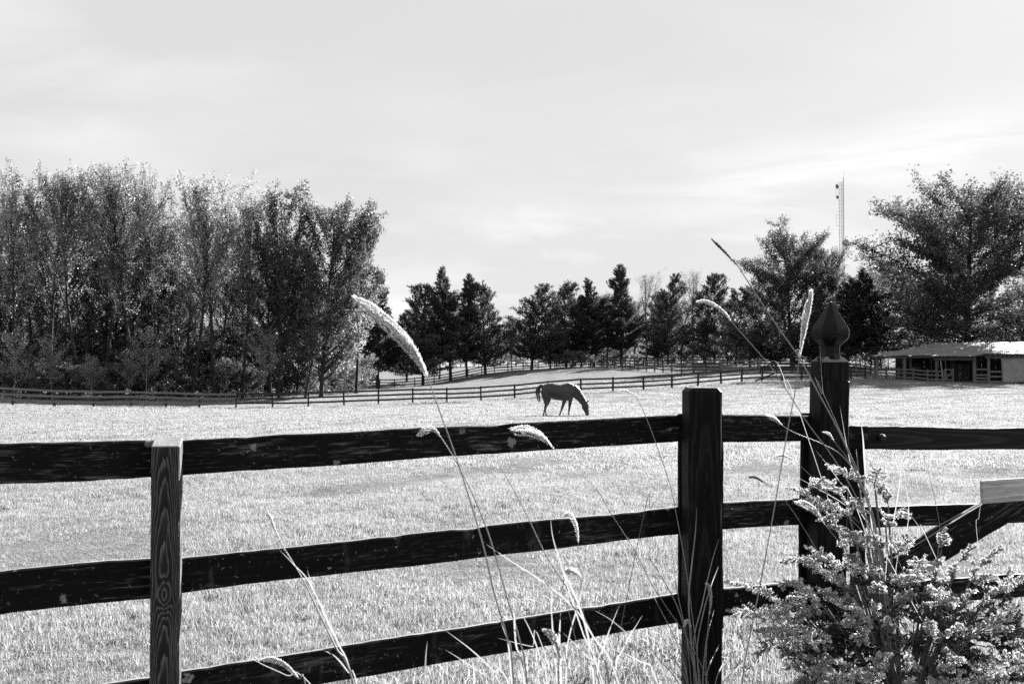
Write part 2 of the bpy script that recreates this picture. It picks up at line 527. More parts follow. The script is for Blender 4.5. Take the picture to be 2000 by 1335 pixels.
def ground_mat():
    m, n = new_mat('pasture_ground')
    geo = n.n('ShaderNodeNewGeometry')
    pos = geo.outputs['Position']
    a = n.noise(pos, 0.5, 6, 0.65)
    b = n.noise(pos, 6.0, 5, 0.7)
    c = n.noise(n.mapping(pos, scale=(0.35, 1.2, 1)), 0.35, 5, 0.6)
    t = n.math('ADD', n.math('ADD', n.math('MULTIPLY', a, 0.3), n.math('MULTIPLY', b, 0.45)), n.math('MULTIPLY', c, 0.25))
    col = n.ramp(t, [(0.34, 0.035), (0.46, 0.11), (0.62, 0.17)])
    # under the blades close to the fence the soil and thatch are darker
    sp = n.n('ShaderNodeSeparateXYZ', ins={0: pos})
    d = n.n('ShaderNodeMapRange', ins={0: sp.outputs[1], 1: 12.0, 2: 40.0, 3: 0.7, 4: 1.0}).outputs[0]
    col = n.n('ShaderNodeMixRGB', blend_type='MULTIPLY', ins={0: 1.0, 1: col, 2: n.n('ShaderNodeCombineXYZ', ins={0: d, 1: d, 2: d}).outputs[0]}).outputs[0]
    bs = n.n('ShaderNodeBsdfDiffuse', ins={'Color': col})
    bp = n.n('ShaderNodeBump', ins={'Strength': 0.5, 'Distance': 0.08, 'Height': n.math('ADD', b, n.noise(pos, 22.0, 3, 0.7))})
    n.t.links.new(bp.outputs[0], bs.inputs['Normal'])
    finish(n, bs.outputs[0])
    return m


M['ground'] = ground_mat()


# ------------------------------------------------------------------ ground sheet
def build_ground():
    nx, ny = 190, 210
    sx = np.sinh(np.linspace(-1, 1, nx) * 5.2) / np.sinh(5.2) * 3500
    ty = np.linspace(0, 1, ny)
    sy = -60 + np.sinh((ty) * 5.0) / np.sinh(5.0) * 3600
    sy = np.concatenate([np.linspace(-300, -61, 6), sy])
    X, Y = np.meshgrid(sx, sy)
    Z = gzs(X.ravel(), Y.ravel())
    V = np.stack([X.ravel(), Y.ravel(), Z], -1)
    r, c = len(sy), nx
    i = (np.arange(r - 1)[:, None] * c + np.arange(c - 1)[None]).ravel()
    Fq = np.stack([i, i + 1, i + c + 1, i + c], -1)
    me = np_mesh('pasture_ground', V, [Fq], smooth=True)
    structure(put('pasture_ground', me, None, M['ground']))


build_ground()


# ------------------------------------------------------------------ trees
def rot_about(v, axis, ang):
    return Matrix.Rotation(ang, 3, axis) @ v


def limb(p0, d, L, r0, r1, nseg, wander, lift, rnd):
    pts, rad = [p0.copy()], [r0]
    d = d.normalized()
    for i in range(nseg):
        d = (d + Vector((rnd.gauss(0, wander), rnd.gauss(0, wander), rnd.gauss(0, wander * 0.6) + lift))).normalized()
        pts.append(pts[-1] + d * (L / nseg))
        rad.append(r0 + (r1 - r0) * (i + 1) / nseg)
    return pts, rad


def leaves_mesh(name, centres, dirs, size, aspect=0.7, flat=0.0, quads=True):
    """one small leaf-shaped face per centre"""
    n = len(centres)
    c = np.asarray(centres, float)
    nrm = RNG.normal(size=(n, 3))
    nrm[:, 2] = nrm[:, 2] * (1 + flat)
    nrm /= np.linalg.norm(nrm, axis=1)[:, None]
    t = RNG.normal(size=(n, 3)) * 0.8
    if dirs is not None:
        t = t * 0.5 + np.asarray(dirs)
    t -= nrm * (t * nrm).sum(1)[:, None]
    t /= np.linalg.norm(t, axis=1)[:, None] + 1e-9
    b = np.cross(nrm, t)
    s = size * RNG.uniform(0.6, 1.3, n)[:, None]
    if quads:
        V = np.stack([c - t * s * .5, c + b * s * .5 * aspect, c + t * s * .5, c - b * s * .5 * aspect], 1).reshape(-1, 3)
        Fq = np.arange(n * 4).reshape(-1, 4)
        return np_mesh(name, V, [Fq])
    V = np.stack([c - t * s * .5 + b * s * .3 * aspect, c + t * s * .6, c - t * s * .5 - b * s * .3 * aspect], 1).reshape(-1, 3)
    return np_mesh(name, V, [np.arange(n * 3).reshape(-1, 3)])


def hardwood(seed, H, R, base, ang, nprim, nleaf, lsize, sec=1.0, fork=0.0, lift=0.10, bare=0.0, clump=0.35, trunk_r=None, twig=True, prof=None):
    rnd = random.Random(seed)
    wood = MB()
    tr = trunk_r or H * 0.011
    tp, trd = limb(Vector((0, 0, -0.6)), Vector((rnd.gauss(0, .03), rnd.gauss(0, .03), 1)), H * 0.97 + 0.6, tr, tr * 0.12, 14, 0.035, 0.05, rnd)
    trd[0] *= 1.35
    wood.tube(tp, trd, 7, cap=False)
    tips = []
    if prof is None:
        prof = lambda t: math.sin(PI * min(1, max(0.06, t)) ** 0.75) ** 0.6

    def pt(ps, t):
        x = t * (len(ps) - 1)
        i = min(int(x), len(ps) - 2)
        return ps[i].lerp(ps[i + 1], x - i)

    for k in range(nprim):
        t = base + (0.97 - base) * (k + rnd.random()) / nprim
        u = (t - base) / (1 - base)
        L = R * prof(u) * rnd.uniform(0.7, 1.15)
        az = k * 2.399 + rnd.gauss(0, .5)
        el = ang + u * 0.45 + rnd.gauss(0, .12)
        d = Vector((math.cos(az) * math.cos(el), math.sin(az) * math.cos(el), math.sin(el)))
        L /= max(0.45, math.cos(el))
        L = min(L, (1.04 - t) * H / max(0.2, math.sin(el)) + 0.5)
        r = tr * (1 - t * 0.75) * rnd.uniform(0.3, 0.5)
        p0 = pt(tp, t)
        ps, rs = limb(p0, d, L, r, r * 0.22, 7, 0.10, lift, rnd)
        wood.tube(ps, rs, 4, cap=False)
        nsec = max(3, int(L * 1.5))
        for j in range(nsec):
            s = 0.25 + 0.75 * (j + rnd.random()) / nsec
            q = pt(ps, s)
            dd = (pt(ps, min(1, s + .1)) - pt(ps, max(0, s - .1))).normalized()
            ax = Vector((rnd.gauss(0, 1), rnd.gauss(0, 1), rnd.gauss(0, 1))).normalized()
            d2 = rot_about(dd, ax, rnd.uniform(0.4, 1.1))
            L2 = sec * L * rnd.uniform(0.16, 0.36) * (1.15 - 0.5 * s)
            ps2, rs2 = limb(q, d2, L2, r * 0.36, r * 0.10, 4, 0.18, lift, rnd)
            wood.tube(ps2, rs2, 3, cap=False)
            if rnd.random() > bare:
                tips.append((ps2, L2))
                if s > 0.8:
                    tips.append((ps, L * 0.3))
    cen, dr = [], []
    wts = np.array([max(0.3, L) for _, L in tips])
    cnt = RNG.multinomial(nleaf, wts / wts.sum())
    for (ps, L), c in zip(tips, cnt):
        for _ in range(c):
            s = rnd.random() ** 0.7
            q = pt(ps, s)
            cen.append((q.x + rnd.gauss(0, clump), q.y + rnd.gauss(0, clump), q.z + rnd.gauss(0, clump * 0.8)))
    leaf = leaves_mesh('crown_leaves', cen, None, lsize)
    return wood.mesh('trunk_wood', smooth=True), leaf


def cedar(seed, H, R, base, nprim, nspray, lsize, lean=0.0, taper=1.0):
    rnd = random.Random(seed)
    wood = MB()
    tr = H * 0.016
    tp, trd = limb(Vector((0, 0, -0.6)), Vector((lean, rnd.gauss(0, .02), 1)), H + 0.6, tr, tr * 0.08, 12, 0.02, 0.05, rnd)
    wood.tube(tp, trd, 7, cap=False)
    lumps = [rnd.uniform(0.45, 1.3) for _ in range(9)]
    cen, dr = [], []
    prims = []
    for k in range(nprim):
        t = base + (1.0 - base) * ((k + rnd.random()) / nprim)
        u = (t - base) / (1 - base)
        az = k * 2.399 + rnd.gauss(0, .4)
        lump = lumps[int((az % (2 * PI)) / (2 * PI) * 3) * 3 + min(2, int(u * 3))]
        shape = (1 - u) ** taper * (0.55 + 0.45 * min(1, u / 0.12)) + 0.04
        L = R * shape * lump * rnd.uniform(0.75, 1.2)
        el = 0.12 + 0.5 * u + rnd.gauss(0, .14)
        d = Vector((math.cos(az) * math.cos(el), math.sin(az) * math.cos(el), math.sin(el)))
        i = t * 12
        i0 = min(int(i), 11)
        p0 = tp[i0].lerp(tp[i0 + 1], i - i0)
        r = max(0.012, tr * (1 - t) * 0.35)
        ps, rs = limb(p0, d, L, r, 0.008, 5, 0.09, 0.09, rnd)
        wood.tube(ps, rs, 3, cap=False)
        prims.append((ps, L))
    wts = np.array([L ** 1.35 + 0.1 for _, L in prims])
    cnt = RNG.multinomial(nspray // 7, wts / wts.sum())
    for (ps, L), c in zip(prims, cnt):
        for _ in range(c):
            s = rnd.random() ** 0.55
            x = s * 5
            i0 = min(int(x), 4)
            q = ps[i0].lerp(ps[i0 + 1], x - i0)
            dd = (ps[i0 + 1] - ps[i0]).normalized()
            sp = 0.06 + 0.10 * L * (1 - 0.55 * s)
            o = Vector((rnd.gauss(0, sp), rnd.gauss(0, sp), rnd.gauss(0, sp * 0.45)))
            sd_ = (dd + Vector((rnd.gauss(0, .4), rnd.gauss(0, .4), rnd.gauss(0.35, .4)))).normalized()
            for m_ in range(7):
                w_ = q + o + sd_ * (m_ * lsize * 0.35) + Vector((rnd.gauss(0, .05), rnd.gauss(0, .05), rnd.gauss(0, .05)))
                cen.append(tuple(w_))
                dr.append(tuple(sd_))
    leaf = leaves_mesh('crown_needles', cen, dr, lsize, 0.8)
    return wood.mesh('trunk_wood', smooth=True), leaf


TREE_KIND = {}
def reg(key, meshes, wood_m, leaf_m):
    wd, lf = meshes
    wd.materials.append(wood_m)
    if lf is not None:
        lf.materials.append(leaf_m)
    zs = np.empty(len(lf.vertices) * 3)
    lf.vertices.foreach_get('co', zs)
    zs = zs.reshape(-1, 3)
    TREE_KIND[key] = (wd, lf, np.percentile(zs[:, 2], 99.97 if key == 'oak0' else 99.7))


def plant_tree(name, key, x, y, H, wscale, rot, label, cat, group=None, wood_m=None, sink=0.0):
    wd, lf, h0 = TREE_KIND[key]
    s = H / h0
    t = thing(name, label, cat, (x, y, gz(x, y) - sink), rot, group)
    t.scale = (s * wscale, s * wscale, s)
    a = put('trunk', wd, t)
    b = put('crown', lf, t)
    return t


prof_pop = lambda t: 0.35 + 0.75 * math.sin(PI * min(1, t * 0.8 + 0.12)) ** 1.0 if t < 0.93 else 0.35
prof_round = lambda t: float(np.interp(t, [0, .15, .4, .65, .85, 1.0], [.70, .92, 1.0, .86, .60, .30]))
prof_oak = lambda t: (1 - (2 * t * 0.93 - 0.72) ** 2 * 0.75) ** 0.6 if t < 0.97 else .35
for i in range(5):
    reg('poplar%d' % i, hardwood(20 + i, 20, 3.8, 0.34 + 0.05 * (i % 3), 0.85, 38, 11500, 0.18, lift=0.09, clump=0.17, prof=prof_pop), M['bark'], M['leaf_poplar'])
for i in range(2):
    reg('darkwood%d' % i, hardwood(40 + i, 19, 5.2, 0.2, 0.62, 46, 19000, 0.20, lift=0.08, clump=0.2, prof=prof_oak), M['bark'], M['leaf_dark'])
reg('oak0', hardwood(57, 24, 11.6, 0.13, 0.22, 84, 95000, 0.29, sec=1.2, lift=0.03, clump=0.38, trunk_r=0.5, prof=prof_round), M['bark'], M['leaf_oak'])
reg('oak1', hardwood(51, 20, 7.6, 0.12, 0.34, 70, 52000, 0.25, sec=1.1, lift=0.06, clump=0.26, trunk_r=0.35, prof=prof_round), M['bark'], M['leaf_oak'])
for i in range(5):
    reg('cedar%d' % i, cedar(60 + i, 16, 5.2, [0.13, 0.17, 0.12, 0.2, 0.15][i], 130, 38000, 0.20, taper=[.55, .75, .5, .9, .6][i]), M['bark'], M['leaf_cedar'])
for i in range(2):
    reg('bare%d' % i, hardwood(70 + i, 16, 3.4, 0.22, 0.95, 34, 2600, 0.16, lift=0.06, clump=0.18, prof=prof_pop), M['bark_grey'], M['leaf_bare'])
for i in range(2):
    reg('sapling%d' % i, hardwood(80 + i, 6, 2.2, 0.35, 0.45, 22, 1500, 0.18, lift=0.04, clump=0.2, trunk_r=0.07, prof=prof_oak), M['bark_pale'], M['leaf_bright'])
for i in range(2):
    reg('under%d' % i, hardwood(90 + i, 6, 3.4, 0.08, 0.4, 26, 7000, 0.2, lift=0.03, clump=0.2, trunk_r=0.08, prof=prof_oak), M['bark'], M['leaf_under'])
for i in range(2):
    reg('distant%d' % i, hardwood(100 + i, 11, 3.8, 0.1, 0.5, 20, 3500, 0.42, lift=0.05, clump=0.4, prof=prof_oak), M['bark'], M['leaf_poplar'])


def tree_px(name, key, px, top, Y, label, cat='tree', group=None, ws=1.0, base=None, rot=None):
    x = (px - 1000) / F * Y
    g = gz(x, Y)
    ztop = at(px, top, Y).z
    return plant_tree(name, key, x, Y, ztop - g, ws, random.uniform(0, 6.28) if rot is None else rot, label, cat, group)


# front row of the wood on the left, tops as in the photograph
front = [(20, 328, 93, 'poplar0', 0.85, 'airy narrow tree at the wood edge beside the left photo border'),
         (97, 330, 96, 'poplar1', 1.0, 'tall airy tree behind the second fence post from the left'),
         (158, 324, 97, 'poplar2', 0.9, 'tall upswept tree behind the third fence post from the left'),
         (205, 321, 99, 'poplar3', 0.85, 'one of the tallest airy trees of the wood, between the third and fourth fence posts'),
         (262, 322, 97, 'poplar0', 1.0, 'tallest broad forked tree of the wood behind the fourth fence post'),
         (312, 340, 100, 'poplar4', 0.62, 'slim pointed tree of the wood behind the fifth fence post'),
         (372, 345, 99, 'poplar2', 0.95, 'airy round-topped tree left of the sixth fence post'),
         (418, 346, 101, 'poplar1', 1.05, 'airy tree with spreading steep limbs right of the sixth fence post'),
         (474, 374, 103, 'poplar3', 0.75, 'slim airy tree of the wood behind the seventh fence post'),
         (545, 366, 104, 'darkwood0', 0.85, 'darker tall tree with a straight bare lower trunk near the wood end'),
         (628, 380, 105, 'oak1', 0.8, 'broad dark tree with many steep limbs at the right end of the wood'),
         (696, 500, 112, 'poplar4', 1.3, 'lower light-leaved tree at the right end of the wood')]
for px, top, Y, key, ws, lab in front:
    tree_px('hardwood_tree', key, px, top, Y, lab, group='trees along the front edge of the wood', ws=ws)
rr = random.Random(5)
LAB_IN = 'half-hidden tall tree standing deeper inside the dense wood behind the field fence'
for row, (Y0, n_) in enumerate(((108, 15), (120, 15), (135, 14))):
    for i in range(n_):
        px = -120 + (i + rr.uniform(.2, .8)) * 780 / n_
        base_top = np.interp(px, [-150, 50, 200, 300, 400, 500, 560, 700], [370, 362, 345, 365, 378, 420, 400, 520])
        key = rr.choice(['poplar0', 'poplar1', 'poplar2', 'poplar3', 'poplar4', 'darkwood0', 'darkwood1'])
        tree_px('hardwood_tree', key, px, base_top + rr.uniform(15, 150), Y0 + rr.uniform(-4, 4), LAB_IN, group='trees deeper inside the wood', ws=rr.uniform(0.85, 1.3))
# understory at the wood edge: dark shrubs and a few pale saplings
LAB_U = 'dark leafy understory shrub at the foot of the wood behind the field fence'
for i in range(34):
    px = -80 + (i + rr.random()) * 800 / 34
    Y = np.interp(px, [0, 400, 700], [84, 97, 112]) + rr.uniform(2, 10)
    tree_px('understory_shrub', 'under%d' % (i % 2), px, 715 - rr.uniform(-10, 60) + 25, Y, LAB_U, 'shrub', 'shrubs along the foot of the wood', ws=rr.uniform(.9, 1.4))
for i in range(26):
    px = -60 + (i + rr.random()) * 720 / 26
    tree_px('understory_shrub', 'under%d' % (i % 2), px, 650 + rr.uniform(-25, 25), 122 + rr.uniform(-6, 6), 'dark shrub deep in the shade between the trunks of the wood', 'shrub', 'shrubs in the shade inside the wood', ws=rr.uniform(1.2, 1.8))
for i in range(18):
    px = 1080 + (i + rr.random()) * 400 / 18
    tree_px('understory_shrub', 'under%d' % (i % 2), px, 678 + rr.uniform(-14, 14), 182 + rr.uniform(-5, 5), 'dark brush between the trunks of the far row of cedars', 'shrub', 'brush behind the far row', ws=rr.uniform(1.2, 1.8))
sap = [(30, 640, 86, 'pale-leaved sapling at the wood foot by the left photo border'),
       (104, 650, 88, 'sapling with a pale straight stem behind the second fence post'),
       (182, 690, 90, 'small pale sapling behind the third fence post'),
       (248, 690, 92, 'small pale sapling behind the fourth fence post'),
       (285, 640, 93, 'thin light sapling between the fourth and fifth fence posts'),
       (512, 640, 100, 'light-leaved sapling left of the straight dark trunk'),
       (600, 600, 108, 'light-leaved sapling under the broad dark tree'),
       (672, 610, 112, 'light-leaved sapling at the right end of the wood')]
for px, top, Y, lab in sap:
    tree_px('sapling', 'sapling%d' % (int(px) % 2), px, top, Y, lab, group='pale saplings at the wood edge', ws=0.8)

# cedars and bare trees along the far fence
mid = [(738, 532, 146, 'cedar1', 1.0, 'dark narrow cedar beside the light end of the wood', 'cedar_tree'),
       (826, 556, 147, 'cedar0', 1.05, 'dark blunt cedar with a bushy crown, left of the paired cedars', 'cedar_tree'),
       (880, 528, 149, 'cedar3', 0.95, 'tall double-trunked cedar, its left spire', 'cedar_tree'),
       (911, 538, 152, 'cedar1', 0.7, 'slimmer cedar close behind the double-trunked one', 'cedar_tree'),
       (948, 553, 153, 'cedar2', 1.05, 'wide spreading cedar right of the paired cedars', 'cedar_tree'),
       (1038, 556, 160, 'cedar4', 1.15, 'solitary round-topped cedar above the grazing horse', 'cedar_tree'),
       (1106, 554, 168, 'cedar2', 1.15, 'low broad dark cedar right of the solitary cedar', 'cedar_tree'),
       (1160, 547, 166, 'cedar3', 1.1, 'dark cedar left of the tallest spired cedar', 'cedar_tree'),
       (1214, 519, 168, 'cedar1', 0.95, 'tallest spired cedar of the far row', 'cedar_tree'),
       (1262, 530, 166, 'bare0', 1.0, 'nearly bare forked tree right of the tallest cedar', 'bare_tree'),
       (1304, 537, 165, 'cedar4', 0.8, 'slim cedar between two nearly bare trees', 'cedar_tree'),
       (1352, 528, 163, 'bare1', 1.1, 'nearly bare round-headed tree right of the slim cedar', 'bare_tree'),
       (1396, 536, 166, 'cedar0', 0.85, 'dark cedar right of the round-headed bare tree', 'cedar_tree'),
       (1436, 566, 160, 'cedar3', 0.95, 'dark cedar against the left flank of the leafy tree by the mast', 'cedar_tree')]
for px, top, Y, key, ws, lab, nm in mid:
    tree_px(nm, key, px, top, Y, lab, group='trees along the far fence', ws=ws * (1.1 if nm == 'cedar_tree' else 1))
for px, top, Y in ((1075, 605, 170), (1135, 585, 172), (1186, 572, 176), (1240, 582, 180), (1285, 575, 178), (1330, 585, 176), (1375, 570, 178), (1420, 585, 172), (1000, 622, 166), (858, 585, 158), (795, 612, 158), (1462, 590, 172)):
    tree_px('evergreen_tree', 'cedar%d' % (int(px) % 5) if int(px) % 2 else 'darkwood%d' % (int(px) % 4 // 2), px, top, Y, 'lower dark tree half hidden behind the far row of cedars', group='cedars behind the far row', ws=1.2)
for px, top, Y in ((690, 690, 130), (716, 712, 140), (1088, 690, 158), (1120, 684, 158), (1150, 692, 156), (1176, 700, 155)):
    tree_px('understory_shrub', 'under%d' % (int(px) % 2), px, top, Y, 'dark rounded shrub among the cedar trunks by the far fence', 'shrub', 'shrubs by the far fence', ws=1.3)

# right side
tree_px('oak_tree', 'oak0', 1890, 332, 128, 'largest broad-crowned tree towering behind the barn', ws=1.15, rot=0.6)
tree_px('leafy_tree', 'oak1', 1548, 440, 140, 'leafy tree with steep feathery limbs in front of the mast', ws=1.05, rot=1.0)
tree_px('leafy_tree', 'oak1', 1632, 478, 146, 'leafy tree right of the mast with a sloping right flank', ws=0.72, rot=2.7)
tree_px('leafy_tree', 'oak0', 2130, 420, 150, 'broad tree crown cut by the right photo border', ws=0.9, rot=3.0)
for px, top, Y, key, ws, lab in ((1465, 560, 150, 'cedar2', 1.2, 'dark cedar at the left foot of the leafy tree by the mast'),
                            (1515, 590, 150, 'cedar0', 1.3, 'low dark cedar below the leafy tree by the mast'),
                            (1590, 585, 148, 'cedar4', 1.2, 'low dark cedar just left of the finial'),
                            (1655, 545, 138, 'cedar1', 1.5, 'dark cedar right of the finial'),
                            (1712, 530, 136, 'cedar3', 1.5, 'dark cedar left of the great tree behind the barn')):
    tree_px('cedar_tree', key, px, top, Y, lab, group='dark cedars on the right', ws=ws)
for i in range(16):
    px = 1440 + i * 42 + rr.uniform(-12, 12)
    tree_px('understory_shrub', 'under%d' % (i % 2), px, 640 + rr.uniform(-30, 30), 150 + rr.uniform(-6, 6), 'dark leafy shrub under the tall trees behind the barn and corral', 'shrub', 'shrubs behind the barn', ws=1.3)
for i in range(7):
    px = 1650 + i * 70
    tree_px('hardwood_tree', rr.choice(['darkwood0', 'darkwood1']), px, 540 + rr.uniform(-30, 30), 160 + rr.uniform(-6, 6), 'dark tree standing in the shade behind the great tree by the barn', 'tree', 'dark trees behind the barn', ws=1.2)
# distant wood beyond the far field
for row in range(3):
    for i in range(46):
        Y = 275 + row * 14 + rr.uniform(-6, 6)
        px = 480 + (i + rr.random()) * 1250 / 46
        tree_px('distant_tree', 'distant%d' % rr.randint(0, 1), px, 652 + rr.uniform(-14, 16), Y, 'small pale tree of the distant wood beyond the far field', 'tree', 'trees of the distant wood', ws=rr.uniform(1.0, 1.5))


# ------------------------------------------------------------------ far fences (each board and post its own part)
_unit = MB().box((0, 0, 0), (1, 1, 1)).mesh('fence_board')
_unit.materials.append(M['far_fence'])
_unit2 = _unit.copy(); _unit2.materials.clear(); _unit2.materials.append(M['far_fence_top'])


def resample(poly, n=None, step=None):
    P = [Vector(p) for p in poly]
    L = [0]
    for a, b in zip(P, P[1:]):
        L.append(L[-1] + (b - a).length)
    tot_ = L[-1]
    n = n or max(1, round(tot_ / step))
    out = []
    for k in range(n + 1):
        s = tot_ * k / n
        i = max(j for j in range(len(L) - 1) if L[j] <= s + 1e-9)
        out.append(P[i].lerp(P[i + 1], (s - L[i]) / (L[i + 1] - L[i])))
    return out


def fence(name, label, poly, step=3.05, rails=(0.42, 0.82, 1.22), ph=1.34, post=0.14, mesh=None, mesh_post=None, group=None, jit=0.02, sunlit_left=None):
    pts = resample([Vector((a[0], a[1], 0)) for a in poly], step=step)
    for p in pts:
        p.z = gz(p.x, p.y)
    t = thing(name, label, 'fence', pts[0], 0, group)
    base = pts[0]
    rn = random.Random(len(label))
    mesh = mesh or _unit
    mesh_post = mesh_post or mesh
    for i, p in enumerate(pts):
        q = put('post', mesh_post, t, loc=p - base + Vector((0, 0, ph / 2 - 0.1)))
        q.scale = (post, post, ph + 0.2 + rn.uniform(-.03, .05))
        d = (pts[min(i + 1, len(pts) - 1)] - pts[max(0, i - 1)])
        q.rotation_euler = (rn.gauss(0, .02), rn.gauss(0, .02), math.atan2(d.y, d.x))
    for a, b in zip(pts, pts[1:]):
        d = b - a
        for h in rails:
            m_ = (a + b) / 2 - base + Vector((0, 0, h + rn.uniform(-jit, jit)))
            pale = sunlit_left is not None and (a.x + b.x) / 2 / ((a.y + b.y) / 2) * F + 1000 < sunlit_left  # sunlight on this left stretch is put into the rail colour
            r = put('rail', _unit2 if pale else mesh, t, loc=m_)
            off = Vector((-d.y, d.x, 0)).normalized() * (post / 2 + 0.014)
            r.location = m_ - off
            r.scale = (d.length - 0.01, 0.025, 0.155)
            r.rotation_euler = (0, -math.atan2(d.z, math.hypot(d.x, d.y)) + rn.gauss(0, .004), math.atan2(d.y, d.x))
    return t


def gp(px, Y):
    return ((px - 1000) / F * Y, Y)


fence('field_fence', 'long dark three-rail board fence crossing the whole pasture behind the horse', [gp(a[0], a[2]) for a in FENCE1], step=3.0, sunlit_left=440)
fence('field_fence', 'thin dark three-rail fence climbing past the cedar trunks to the crest',
      [gp(470, 112), gp(640, 128), gp(760, 141), gp(860, 146), gp(922, 150.5), gp(983, 157), (gp(1065, 163)), gp(1170, 158), gp(1185, 153)], step=3.3, post=0.1)
fence('corral_fence', 'weathered lighter fence with slanting posts along the crest right of the cedars',
      [gp(1186, 151), gp(1256, 138), gp(1325, 126), gp(1387, 119), gp(1408, 117)], step=3.0, mesh_post=_unit2, post=0.16, jit=0.05)
fence('corral_fence', 'dark back fence under the far trees behind the lighter corral fence',
      [gp(1186, 158), gp(1300, 152), gp(1420, 150), gp(1560, 146), gp(1680, 140)], step=3.3, ph=1.5, rails=(0.45, 0.9, 1.35))
fence('corral_fence', 'dark fence between the corral gate and the tall gatepost',
      [gp(1484, 114), gp(1560, 118), gp(1640, 124), gp(1700, 124)], step=2.8)


def gate_simple(name, label, a, b, h, mesh, nr=4):
    p = Vector((a[0], a[1], gz(*a)))
    q = Vector((b[0], b[1], gz(*b)))
    t = thing(name, label, 'gate', p)
    d = q - p
    az = math.atan2(d.y, d.x)
    pitch = -math.atan2(d.z, math.hypot(d.x, d.y))
    for k in range(nr):
        r = put('board', mesh, t, loc=d / 2 + Vector((0, 0, 0.25 + (h - .3) * k / (nr - 1))))
        r.scale = (d.length, .03, .12)
        r.rotation_euler = (0, pitch, az)
    for s in (0.02, 0.98):
        r = put('stile', mesh, t, loc=d * s + Vector((0, 0, h / 2 + .1)) - Vector((0, .04, 0)))
        r.scale = (.13, .04, h)
        r.rotation_euler = (0, 0, az)
    r = put('brace', mesh, t, loc=d / 2 + Vector((0, -.04, h / 2 + .1)))
    r.scale = (math.hypot(d.length, h - .3), .03, .11)
    r.rotation_euler = (0, pitch - math.atan2(h - .3, d.length), az)
    return t


gate_simple('corral_gate', 'pale wooden corral gate with a crossing brace on the crest', gp(1410, 116.5), gp(1484, 113.8), 1.55, _unit2)
gate_simple('paddock_gate', 'low weathered gate panel in the back corral fence', gp(1352, 136), gp(1405, 135), 1.3, _unit2, 3)
# leaning board propped on the field fence
a = at(1475, 744, 96.5); b = at(1512, 729, 97.3)
_lb = MB().beam(a, b, 0.04, 0.14).obj('loose_board', M['far_fence'])
_lb['label'] = 'loose dark board propped slantwise against the field fence near its right end'
_lb['category'] = 'board'


